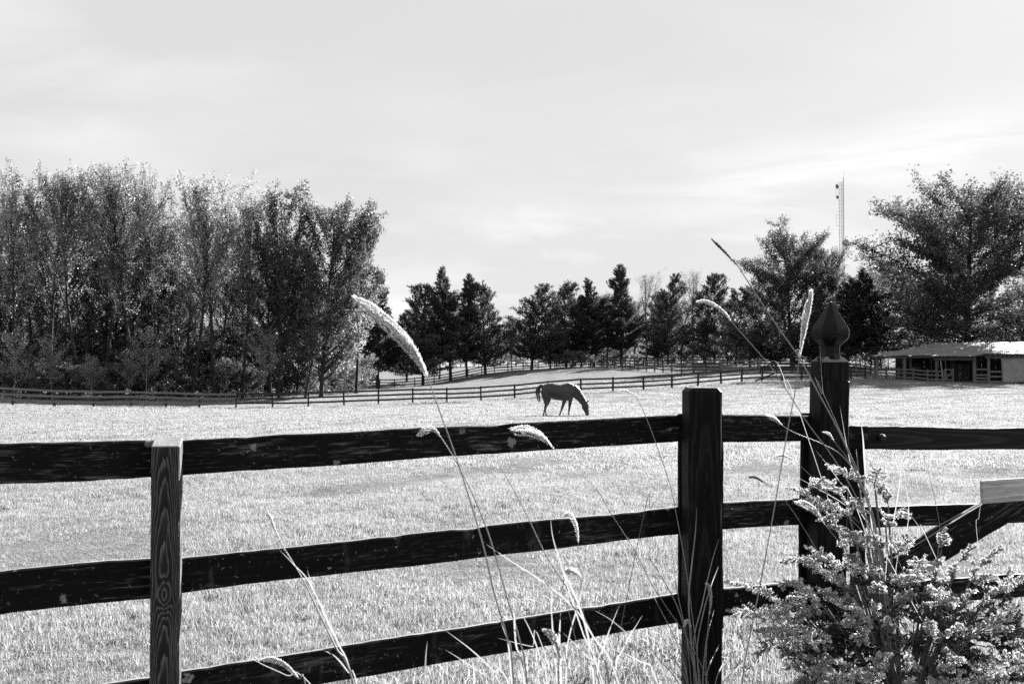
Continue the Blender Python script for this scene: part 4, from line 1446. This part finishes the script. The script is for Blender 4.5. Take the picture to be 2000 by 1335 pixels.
def grass_field():
    protos = [tuft('grass_tuft', 64, .10, .03, .07, .0032, spread=.9), tuft('grass_tuft', 56, .11, .03, .075, .004, spread=1.2), tuft('grass_tuft', 48, .09, .035, .095, .0034, spread=.8),
              tuft('grass_patch', 90, .30, .04, .10, .010, spread=.9), tuft('grass_patch', 80, .28, .04, .09, .012, spread=1.1),
              tuft('grass_sward', 110, .75, .05, .11, .026, spread=.9), tuft('grass_sward', 100, .8, .05, .10, .03, spread=1.1)]
    for o in protos:
        C.objects.link(o)
        o.hide_render = True
        o.hide_viewport = False
        o['kind'] = 'stuff'
    P, V_, Sx = [], [], []

    def scatter(y0, y1, dens, vs, smin, smax, margin=1.5, keep=1.0, full=False):
        ym = np.array([y0, y1])
        W = 2 * (y1 * 0.54 + margin)
        n_ = int(W * (y1 - y0) * dens)
        x = RNG.uniform(-W / 2, W / 2, n_)
        y = RNG.uniform(y0, y1, n_)
        ok = np.abs(x) < y * 0.54 + margin
        x, y = x[ok], y[ok]
        # thin and short patches
        nz = np.array([noise.noise(Vector((a * .45, b * .8, 0))) + .6 * noise.noise(Vector((a * 1.7, b * 2.3, 5))) for a, b in zip(x, y)])
        ok = RNG.uniform(size=len(x)) < np.clip(1.3 + nz * .8, .8, 1) * keep
        x, y, nz = x[ok], y[ok], nz[ok]
        s = RNG.uniform(smin, smax, len(x)) * np.clip(1 + .35 * nz, .85, 1.35)
        s = np.where((x > .2) & (x < 3.6) & (y > 40.6) & (y < 43.4), s * .45, s)
        if y0 < 8:
            d = np.abs((y - 5.35) - (x * 0.52) + 0.0)
            s *= 1 + .55 * np.exp(-(d / .45) ** 2)
        P.append(np.stack([x, y, gzs(x, y)], -1)); Sx.append(s)
        V_.append(RNG.choice(vs, len(x)))
    scatter(1.5, 9, 150, [0, 1, 2], .75, 1.25)
    scatter(9, 17, 105, [0, 1, 2], .8, 1.3)
    scatter(17, 32, 34, [3, 4], .8, 1.3)
    scatter(32, 55, 11, [3, 4], .9, 1.5)
    scatter(55, 112, 0.9, [5, 6], .8, 1.3, 4)
    fl = resample([Vector((a[0], a[1], 0)) for a in (gp(q[0], q[2]) for q in FENCE1)], step=.28)
    fx = np.array([p.x for p in fl]) + RNG.normal(0, .12, len(fl))
    fy = np.array([p.y for p in fl]) + RNG.normal(0, .2, len(fl))
    P.append(np.stack([fx, fy, gzs(fx, fy)], -1)); Sx.append(RNG.uniform(1.2, 3.0, len(fl))); V_.append(RNG.choice([3, 4], len(fl)))
    pts = np.concatenate(P)
    me = bpy.data.meshes.new('pasture_grass')
    me.vertices.add(len(pts))
    me.vertices.foreach_set('co', pts.astype(np.float32).ravel())
    a = me.attributes.new('vi', 'INT', 'POINT'); a.data.foreach_set('value', np.concatenate(V_).astype(np.int32))
    a = me.attributes.new('sc', 'FLOAT', 'POINT'); a.data.foreach_set('value', np.concatenate(Sx).astype(np.float32))
    a = me.attributes.new('rz', 'FLOAT_VECTOR', 'POINT')
    rot = np.zeros((len(pts), 3), np.float32); rot[:, 2] = RNG.uniform(0, 6.28, len(pts))
    a.data.foreach_set('vector', rot.ravel())
    me.update()
    o = put('pasture_grass', me)
    o['kind'] = 'stuff'
    o['label'] = 'short bright backlit pasture grass'
    ng = bpy.data.node_groups.new('grass_scatter', 'GeometryNodeTree')
    ng.interface.new_socket('Geometry', in_out='INPUT', socket_type='NodeSocketGeometry')
    ng.interface.new_socket('Geometry', in_out='OUTPUT', socket_type='NodeSocketGeometry')
    N = ng.nodes
    gi, go = N.new('NodeGroupInput'), N.new('NodeGroupOutput')
    iop = N.new('GeometryNodeInstanceOnPoints')
    jn = N.new('GeometryNodeJoinGeometry')
    for p in reversed(protos):
        oi = N.new('GeometryNodeObjectInfo')
        oi.inputs['Object'].default_value = p
        oi.inputs['As Instance'].default_value = True
        ng.links.new(oi.outputs['Geometry'], jn.inputs[0])
    def attr(nm, ty):
        q = N.new('GeometryNodeInputNamedAttribute'); q.data_type = ty; q.inputs[0].default_value = nm
        return q.outputs[0]
    ng.links.new(gi.outputs[0], iop.inputs['Points'])
    ng.links.new(jn.outputs[0], iop.inputs['Instance'])
    iop.inputs['Pick Instance'].default_value = True
    ng.links.new(attr('vi', 'INT'), iop.inputs['Instance Index'])
    ng.links.new(attr('rz', 'FLOAT_VECTOR'), iop.inputs['Rotation'])
    ng.links.new(attr('sc', 'FLOAT'), iop.inputs['Scale'])
    ng.links.new(iop.outputs[0], go.inputs[0])
    md = o.modifiers.new('scatter', 'NODES')
    md.node_group = ng
    print('grass tufts', len(pts))


grass_field()


# ------------------------------------------------------------------ silver grass plants in front of the fence
def path_px(pl, Y0, Y1, root=True):
    """pixel path (tip first) to world; Y0 at the tip, Y1 at the last point; then on down to the ground"""
    n_ = len(pl)
    out = [at(x, y, Y0 + (Y1 - Y0) * i / (n_ - 1)) for i, (x, y) in enumerate(pl)]
    if root:
        a, b = out[-2], out[-1]
        d = (b - a)
        if b.z > 0.02:
            g = Vector((b.x + d.x / max(.05, -d.z) * b.z * .45, b.y + 0.02, 0))
            out.append(g)
    return out


def ribbon(path, width, fold=0.25, tip=0.15):
    width *= 0.48
    """leaf blade: path tip first"""
    pts = catmull(path, 5)
    mb = MB()
    n_ = len(pts)
    for i, p in enumerate(pts):
        t = (pts[min(i + 1, n_ - 1)] - pts[max(0, i - 1)]).normalized()
        s = t.cross(Vector((0.35, 1, 0.15))).normalized()
        nn = s.cross(t).normalized()
        f = i / (n_ - 1)
        w_ = width * min(1, (f / .35) ** .8 + .03) * (1 - .35 * max(0, f - .6))
        mb.v += [p - s * w_ / 2 + nn * w_ * fold, p, p + s * w_ / 2 + nn * w_ * fold]
    for i in range(n_ - 1):
        q = i * 3
        mb.f += [(q, q + 1, q + 4, q + 3), (q + 1, q + 2, q + 5, q + 4)]
        mb.m += [0, 0]
    return mb


def plume_mesh(path, nr, spread, hair=0.010, dens=260, droop=0.0, seed=0, wid=0.0012, open_=0.5):
    """feathery flower head along path (tip first)"""
    rn = random.Random(seed)
    pts = catmull(path, 8)
    pts = pts[::-1]                      # now from the base to the tip
    n_ = len(pts)
    V, Fc = [], []
    Ltot = sum((b - a).length for a, b in zip(pts, pts[1:]))
    wood = MB()
    for k in range(nr):
        an = rn.uniform(0, 2 * PI)
        rs_ = math.sqrt(rn.uniform(.03, 1))
        t0 = rn.uniform(0, .35)
        t1 = rn.uniform(.72, 1.0)
        m_ = 14
        pl = []
        for i in range(m_):
            f = t0 + (t1 - t0) * i / (m_ - 1)
            x = f * (n_ - 1)
            i0 = min(int(x), n_ - 2)
            p = pts[i0].lerp(pts[i0 + 1], x - i0)
            t = (pts[min(i0 + 2, n_ - 1)] - pts[max(0, i0 - 1)]).normalized()
            s = t.cross(Vector((0, 1, 0))).normalized()
            b = t.cross(s)
            g = (i / (m_ - 1))
            rr_ = rs_ * spread * 1.45 * (g ** .7) * (open_ + (1 - open_) * math.sin(PI * min(1, g)) )
            pl.append(p + (s * math.cos(an) + b * math.sin(an)) * rr_ + Vector((0, 0, -droop * g * g)))
        wood.tube(pl, [0.0007] * m_, 3)
        cnt = int(dens * (t1 - t0))
        for _ in range(cnt):
            x = rn.random() ** .9 * (m_ - 1.01)
            i0 = int(x)
            p = pl[i0].lerp(pl[i0 + 1], x - i0)
            d = (pl[i0 + 1] - pl[i0]).normalized()
            r = Vector((rn.gauss(0, 1), rn.gauss(0, 1), rn.gauss(0, 1)))
            r = (r - d * r.dot(d)).normalized()
            h = hair * rn.uniform(.6, 1.3)
            e = p + (d * .8 + r * .55).normalized() * h
            s = d.cross(r) * wid * rn.uniform(.8, 1.5)
            b0 = len(V)
            V += [p - s, p + s, e]
            Fc.append((b0, b0 + 1, b0 + 2))
    me0 = wood.mesh('plume')
    nv = len(me0.vertices)
    allv = [tuple(v) for v in wood.v] + [tuple(v) for v in V]
    allf = wood.f + [tuple(a + nv for a in f) for f in Fc]
    me = bpy.data.meshes.new('plume')
    me.from_pydata(allv, [], allf)
    me.update()
    bpy.data.meshes.remove(me0)
    return me


def stalk(parent, pl, Y0, Y1, r=0.0022, plume=None, mat='stalk', seed=0):
    """pl: pixel path, tip first; plume=(number of path points taken by the plume, racemes, spread, hair, density, material)"""
    path = path_px(pl, Y0, Y1)
    parent['kind'] = 'thing'
    base = parent.location
    path = [p - base for p in path]
    pts = catmull(path, 6)[::-1]
    n_ = len(pts)
    mb = MB()
    mb.tube(pts, [r * (1.25 - .85 * (i / n_)) for i in range(n_)], 6)
    # joints on the cane
    st = mb.obj('stalk', M[mat], parent, True)
    if plume:
        k, nr, sp, hair, dens, mt = plume
        me = plume_mesh(path[:k], nr, sp, hair, dens, seed=seed)
        put('plume', me, st, M[mt])
    return st


def leafb(parent, pl, Y0, Y1, width, mat='blade'):
    path = [p - parent.location for p in path_px(pl, Y0, Y1)]
    return ribbon(path, width).obj('leaf', M[mat], parent, True)


def silver_grass():
    # 1: clump at the lower left centre
    g = thing('silver_grass_plant', 'small silver grass clump in front of the lichened rails, left of centre', 'ornamental grass', (-0.62, 3.3, 0), group='silver grass clumps in front of the fence')
    stalk(g, [(516, 986), (528, 1010), (548, 1058), (590, 1128), (625, 1200), (655, 1262), (692, 1340)], 3.3, 3.3, .0028, (4, 6, .0045, .007, 200, 'plume'), seed=1)
    leafb(g, [(545, 1072), (572, 1100), (603, 1135), (640, 1215), (690, 1340)], 3.25, 3.3, .008)
    leafb(g, [(600, 1112), (612, 1150), (630, 1190), (660, 1255), (690, 1340)], 3.3, 3.3, .012)
    leafb(g, [(608, 1262), (650, 1278), (680, 1312), (700, 1345)], 3.25, 3.3, .011)
    stalk(g, [(502, 1292), (530, 1286), (560, 1300), (585, 1325), (600, 1350)], 3.2, 3.25, .0015, (4, 9, .008, .009, 230, 'plume'), seed=2)
    leafb(g, [(462, 1268), (510, 1295), (560, 1318), (620, 1350)], 3.2, 3.25, .007)
    leafb(g, [(835, 1250), (832, 1275), (830, 1310), (828, 1345)], 3.2, 3.25, .010, 'seed')
    leafb(g, [(715, 1322), (760, 1335), (790, 1350)], 3.3, 3.3, .007)
    # 2: centre clump
    g = thing('silver_grass_plant', 'wide silver grass clump at bottom centre carrying the tallest arching plume', 'ornamental grass', (0.15, 3.0, 0), group='silver grass clumps in front of the fence')
    stalk(g, [(690, 588), (724, 606), (760, 636), (795, 672), (820, 706), (836, 740), (862, 812), (895, 905), (922, 990), (945, 1070), (966, 1160), (990, 1245), (1004, 1340)], 2.35, 2.6, .0022, (6, 17, .017, .012, 420, 'plume'), seed=3)
    stalk(g, [(817, 850), (830, 838), (848, 838), (862, 855), (893, 905), (930, 980), (960, 1060), (990, 1165), (1015, 1250), (1030, 1340)], 3.0, 3.1, .0024, (4, 9, .013, .006, 220, 'plume'), seed=4)
    stalk(g, [(1000, 842), (1028, 842), (1058, 854), (1085, 880), (1130, 918), (1170, 962), (1192, 1000), (1240, 1075), (1270, 1135), (1300, 1182), (1345, 1250), (1385, 1340)], 3.6, 4.2, .0017, (4, 14, .020, .010, 240, 'plume'), seed=5)
    stalk(g, [(973, 905), (1000, 950), (1035, 1018), (1070, 1090), (1120, 1165), (1145, 1215), (1175, 1280), (1190, 1340)], 3.2, 3.2, .0028, None, seed=6)
    stalk(g, [(1098, 1010), (1112, 1004), (1124, 1022), (1128, 1046), (1130, 1066), (1133, 1120), (1140, 1200), (1150, 1340)], 3.3, 3.3, .0010, (5, 8, .006, .009, 260, 'plume'), seed=7)
    stalk(g, [(1138, 1128), (1118, 1112), (1105, 1120), (1100, 1150), (1120, 1230), (1140, 1340)], 3.2, 3.2, .001, (4, 8, .010, .009, 220, 'plume'), seed=8)
    stalk(g, [(1062, 1232), (1078, 1240), (1090, 1262), (1092, 1295), (1090, 1340)], 3.0, 3.0, .002, (4, 10, .012, .010, 260, 'plume'), seed=9)
    B = [([(1075, 1010), (1080, 1050), (1095, 1100), (1115, 1165), (1140, 1240), (1175, 1340)], .010), ([(950, 1062), (990, 1090), (1060, 1135), (1120, 1185), (1160, 1245), (1210, 1340)], .011),
         ([(1090, 1090), (1108, 1130), (1130, 1180), (1150, 1250), (1160, 1340)], .014), ([(1002, 1165), (1004, 1200), (1008, 1260), (1025, 1340)], .012),
         ([(1075, 1150), (1078, 1210), (1082, 1270), (1088, 1340)], .010), ([(870, 1230), (920, 1268), (965, 1310), (1000, 1345)], .010), ([(870, 1268), (905, 1290), (950, 1320), (985, 1350)], .008),
         ([(1160, 1190), (1200, 1215), (1250, 1262), (1300, 1325)], .009), ([(1100, 1235), (1145, 1280), (1180, 1340)], .009), ([(1150, 1080), (1135, 1160), (1110, 1250), (1105, 1340)], .009),
         ([(1010, 1180), (1040, 1240), (1060, 1300), (1070, 1345)], .009), ([(1210, 1180), (1180, 1260), (1165, 1340)], .008), ([(972, 1245), (1010, 1255), (1040, 1262), (1062, 1268)], .005),
         ([(1255, 1200), (1215, 1270), (1200, 1340)], .009), ([(1130, 1245), (1250, 1290), (1290, 1350)], .007), ([(1095, 1195), (1092, 1260), (1096, 1340)], .016), ([(940, 1150), (985, 1230), (1000, 1345)], .010)]
    for pl, w_ in B:
        leafb(g, pl, 3.05 + random.uniform(-.15, .15), 3.1, w_)
    # 3: clump before the thick post
    g = thing('silver_grass_plant', 'silver grass clump with striped blades at the foot of the thick post', 'ornamental grass', (0.72, 4.2, 0), group='silver grass clumps in front of the fence')
    stalk(g, [(1208, 763), (1225, 764), (1240, 772), (1247, 782), (1272, 840), (1308, 945), (1322, 1010), (1338, 1100), (1352, 1200), (1368, 1340)], 4.0, 4.2, .0020, (3, 3, .004, .006, 140, 'plume'), seed=11)
    stalk(g, [(1304, 945), (1290, 965), (1270, 992), (1258, 1002)], 4.0, 4.05, .0014, None, 'seed')
    stalk(g, [(1380, 1140), (1386, 1150), (1388, 1175), (1384, 1210), (1380, 1260), (1378, 1340)], 4.1, 4.2, .0018, (4, 6, .006, .010, 240, 'plume'), seed=12)
    stalk(g, [(1336, 1220), (1342, 1212), (1350, 1225), (1352, 1270), (1356, 1340)], 4.1, 4.2, .0016, (3, 5, .008, .010, 160, 'plume'), seed=13)
    B = [([(1361, 988), (1358, 1040), (1350, 1110), (1345, 1170), (1350, 1260), (1362, 1340)], .013), ([(1405, 1050), (1395, 1080), (1382, 1130), (1370, 1185), (1355, 1250), (1360, 1340)], .009),
         ([(1404, 1104), (1390, 1140), (1375, 1190), (1362, 1260), (1365, 1340)], .010), ([(1222, 1046), (1265, 1085), (1300, 1140), (1325, 1190), (1345, 1260), (1360, 1340)], .009),
         ([(1250, 1110), (1290, 1190), (1320, 1250), (1345, 1340)], .008), ([(1320, 1200), (1330, 1260), (1345, 1340)], .007), ([(1405, 1258), (1385, 1300), (1380, 1340)], .010),
         ([(1300, 1262), (1325, 1300), (1345, 1345)], .008), ([(1440, 1240), (1415, 1290), (1395, 1345)], .010), ([(1395, 1190), (1380, 1250), (1372, 1340)], .012), ([(1285, 1285), (1315, 1310), (1340, 1350)], .008),
         ([(1310, 1060), (1322, 1150), (1340, 1240), (1350, 1340)], .007), ([(1455, 1290), (1425, 1318), (1405, 1350)], .008), ([(1250, 1245), (1290, 1290), (1330, 1345)], .009)]
    for pl, w_ in B:
        leafb(g, pl, 4.1 + random.uniform(-.15, .15), 4.2, w_)
    # 4: the tall stalks crossing the gatepost
    g = thing('silver_grass_plant', 'silver grass clump behind the juniper with tall stalks crossing the gatepost', 'ornamental grass', (1.75, 4.5, 0), group='silver grass clumps in front of the fence')
    stalk(g, [(1360, 590), (1378, 590), (1400, 600), (1418, 614), (1432, 632), (1470, 675), (1510, 722), (1545, 775), (1580, 830), (1625, 890), (1680, 985), (1720, 1100)], 3.9, 4.4, .0022, (5, 9, .008, .009, 300, 'plume'), seed=21)
    stalk(g, [(1390, 466), (1408, 484), (1425, 502), (1440, 518), (1480, 580), (1520, 640), (1562, 700), (1600, 770), (1640, 845), (1672, 920), (1700, 1000), (1720, 1100)], 3.8, 4.4, .0034, (4, 6, .0045, .007, 220, 'seed'), seed=22)
    stalk(g, [(1583, 562), (1580, 590), (1572, 630), (1566, 665), (1561, 700), (1552, 770), (1538, 840), (1517, 965), (1500, 1060), (1482, 1155), (1465, 1240), (1449, 1340)], 3.3, 3.5, .0022, (5, 14, .010, .010, 420, 'plume'), seed=23)
    stalk(g, [(1500, 812), (1514, 818), (1530, 832), (1560, 848), (1605, 866), (1650, 895), (1690, 960), (1720, 1080)], 4.2, 4.5, .0022, (3, 8, .010, .010, 200, 'plume'), seed=24)
    stalk(g, [(1604, 842), (1620, 848), (1634, 868), (1655, 895), (1690, 960), (1720, 1080)], 4.2, 4.5, .0018, (3, 4, .005, .006, 160, 'plume'), seed=25)
    stalk(g, [(1514, 890), (1532, 889), (1552, 900), (1580, 925), (1620, 965), (1660, 1010), (1715, 1100)], 4.3, 4.5, .0014, (3, 8, .010, .009, 200, 'plume'), seed=26)
    stalk(g, [(1459, 932), (1475, 932), (1490, 940), (1502, 948), (1560, 985), (1640, 1040), (1715, 1110)], 4.3, 4.5, .0008, (4, 6, .005, .008, 200, 'seed'), seed=27)
    stalk(g, [(1552, 978), (1572, 984), (1592, 1000), (1612, 1025), (1650, 1070), (1720, 1150)], 4.1, 4.4, .0018, (4, 13, .016, .009, 240, 'plume'), seed=28)
    stalk(g, [(1530, 972), (1560, 1015), (1600, 1080), (1640, 1140), (1700, 1230)], 4.1, 4.3, .002, None)
    stalk(g, [(1800, 878), (1815, 930), (1828, 985), (1836, 1040), (1830, 1120)], 4.4, 4.5, .0012, None)
    for pl, w_, mt in (([(1682, 826), (1686, 860), (1690, 920), (1700, 1000)], .013, 'blade'), ([(1672, 875), (1678, 930), (1684, 990), (1700, 1060)], .012, 'blade'),
                   ([(1505, 704), (1518, 708), (1530, 735), (1538, 762), (1560, 800)], .005, 'blade'), ([(1600, 660), (1608, 770), (1616, 785)], .001, 'blade'),
                   ([(1545, 925), (1600, 955), (1650, 985), (1700, 1030)], .007, 'blade'), ([(1595, 880), (1640, 940), (1680, 1010)], .006, 'blade'), ([(1640, 790), (1660, 900), (1690, 1000)], .005, 'blade'),
                   ([(1775, 875), (1762, 900), (1755, 960), (1745, 1020), (1730, 1120)], .008, 'blade'), ([(1765, 930), (1774, 980), (1772, 1030), (1750, 1110)], .006, 'blade'),
                   ([(1775, 1000), (1800, 1035), (1815, 1060)], .005, 'blade'), ([(1917, 975), (1912, 1010), (1910, 1060)], .003, 'blade')):
        leafb(g, pl, 4.3, 4.5, w_, mt)


silver_grass()


# ------------------------------------------------------------------ juniper bush
def juniper():
    rn = random.Random(9)
    root = at(1760, 1335, 4.55); root.z = 0.0
    t = thing('juniper_bush', 'spreading prickly juniper bush with sunlit sprays beside the gate', 'bush', root)
    wood = MB()
    V, Fc, Vi, Fi = [], [], [], []

    def needles(p, d, n_, ln, inner=False):
        VV, FF = (Vi, Fi) if inner else (V, Fc)
        for _ in range(n_):
            r = Vector((rn.gauss(0, 1), rn.gauss(0, 1), rn.gauss(0, 1)))
            r = (r - d * r.dot(d)).normalized()
            h = ln * rn.uniform(.7, 1.25)
            e = p + (d * .75 + r * .8).normalized() * h
            s = d.cross(r) * ln * .20
            m_ = p.lerp(e, .4)
            b0 = len(VV)
            VV += [p, m_ + s, e, m_ - s]
            FF.append((b0, b0 + 1, b0 + 2, b0 + 3))

    def spray(p0, d0, L, lev, dens=1.0, inner=False):
        """a shoot with side shoots, tips curling"""
        n_ = max(5, int(L / .022))
        p, d = p0.copy(), d0.normalized()
        pts = [p.copy()]
        for i in range(n_):
            droop = -0.075 * (i / n_) if lev == 1 else 0.0
            d = (d + Vector((rn.gauss(0, .06), rn.gauss(0, .06), rn.gauss(0, .05) + droop))).normalized()
            p = p + d * (L / n_)
            pts.append(p.copy())
            f = i / n_
            if lev == 2:
                needles(p, d, int(15 * dens), .0125, inner)
            elif f > .12:
                needles(p, d, int(9 * dens), .012, inner)
                for sgn in (-1, 1):
                    if rn.random() < .92:
                        side = d.cross(Vector((rn.gauss(0, .3), rn.gauss(0, .3), 1))).normalized() * sgn
                        dd = (d * .75 + side * .75 + Vector((0, 0, rn.uniform(-.35, .25)))).normalized()
                        Ls = min(.085, L * .36) * (1.1 - .75 * f) * rn.uniform(.6, 1.2)
                        spray(p, dd, max(.02, Ls), 2, dens, inner)
        wood.tube(pts, [max(.0008, (.0035 if lev == 1 else .0012) * (1 - .7 * i / n_)) for i in range(n_ + 1)], 3)
        return pts
    c0 = at(1700, 1290, 4.5)
    # big boughs: end points read off the photograph (px,py,Y)
    ends = [(1560, 962, 4.45), (1600, 925, 4.5), (1640, 915, 4.45), (1690, 925, 4.5), (1720, 960, 4.55), (1590, 1000, 4.4), (1630, 985, 4.4), (1680, 985, 4.4), (1740, 1000, 4.5),
            (1575, 1068, 4.35), (1570, 1110, 4.3), (1600, 1080, 4.4), (1445, 1140, 4.2), (1500, 1150, 4.2), (1525, 1130, 4.25), (1452, 1185, 4.2), (1480, 1185, 4.2), (1465, 1200, 4.25), (1555, 1150, 4.2), (1620, 1165, 4.2), (1540, 1240, 4.15), (1500, 1215, 4.25),
            (1850, 1045, 4.4), (1890, 1065, 4.45), (1940, 1075, 4.45), (1830, 1080, 4.35), (1800, 1110, 4.3), (1780, 1060, 4.4), (1870, 1110, 4.3), (1920, 1120, 4.3), (1990, 1130, 4.35),
            (1960, 1150, 4.2), (1900, 1165, 4.2), (1840, 1170, 4.1), (1780, 1160, 4.1), (1720, 1140, 4.15), (1690, 1200, 4.0), (1640, 1210, 4.0), (1740, 1215, 4.0), (1800, 1225, 4.0), (1860, 1230, 4.0),
            (1980, 1195, 4.1), (1930, 1220, 4.1), (2010, 1250, 4.1), (1600, 1270, 4.0), (1650, 1290, 3.95), (1720, 1285, 3.9), (1790, 1295, 3.9), (1860, 1290, 3.9), (1930, 1290, 3.95), (1990, 1310, 4.0),
            (1560, 1300, 4.05), (1620, 1330, 3.9), (1700, 1340, 3.85), (1780, 1340, 3.85), (1880, 1340, 3.85), (1660, 1090, 4.3), (1700, 1060, 4.4), (1640, 1040, 4.35), (1610, 1120, 4.25), (1760, 1110, 4.25)]
    for ex, ey, eY in ends:
        e = at(ex, ey, eY) + Vector((rn.gauss(0, .01), rn.gauss(0, .03), rn.gauss(0, .01)))
        ox = 1720 if ex < 1800 else 1840
        b = at(ox + (ex - ox) * .45 + rn.uniform(-20, 20), min(1335, ey + 26 + abs(ex - ox) * .16), eY + rn.uniform(.0, .25))
        d = (e - b)
        L = d.length
        # bough from the root to the shoot base
        wood.tube(catmull([Vector(root) + Vector((0, 0, .02)), Vector(root).lerp(b, .5) + Vector((0, 0, .03)), b], 5), [.012, .011, .010, .009, .009, .008, .007, .006, .005, .005, .004], 5, cap=False)
        start = b + d * .12
        spray(start, d.normalized() + Vector((0, 0, .12)), L * .95, 1)
        for k in range(1):
            s = rn.uniform(.05, .5)
            dd = (d.normalized() + Vector((rn.gauss(0, .5), rn.gauss(0, .4), rn.gauss(.1, .35)))).normalized()
            spray(b + d * s, dd, L * rn.uniform(.3, .55), 1)
    # inner growth, the shade inside the bush put into its needle colour
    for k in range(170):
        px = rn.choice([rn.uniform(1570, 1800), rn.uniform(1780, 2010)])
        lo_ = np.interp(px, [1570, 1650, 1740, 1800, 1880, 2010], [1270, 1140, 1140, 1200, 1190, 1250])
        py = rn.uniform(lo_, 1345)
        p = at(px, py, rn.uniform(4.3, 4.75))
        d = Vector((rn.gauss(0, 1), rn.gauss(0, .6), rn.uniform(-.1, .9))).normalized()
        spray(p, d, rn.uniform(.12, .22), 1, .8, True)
    T = -Vector(root)
    for nm, VV, FF, mt in (('foliage', V, Fc, 'juniper'), ('inner_foliage', Vi, Fi, 'juniper_shaded')):
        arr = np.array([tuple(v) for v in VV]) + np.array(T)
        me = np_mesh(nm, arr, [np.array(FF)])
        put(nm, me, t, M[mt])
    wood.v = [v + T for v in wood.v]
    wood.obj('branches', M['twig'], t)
    print('juniper faces', len(FF), len(Fc))


juniper()
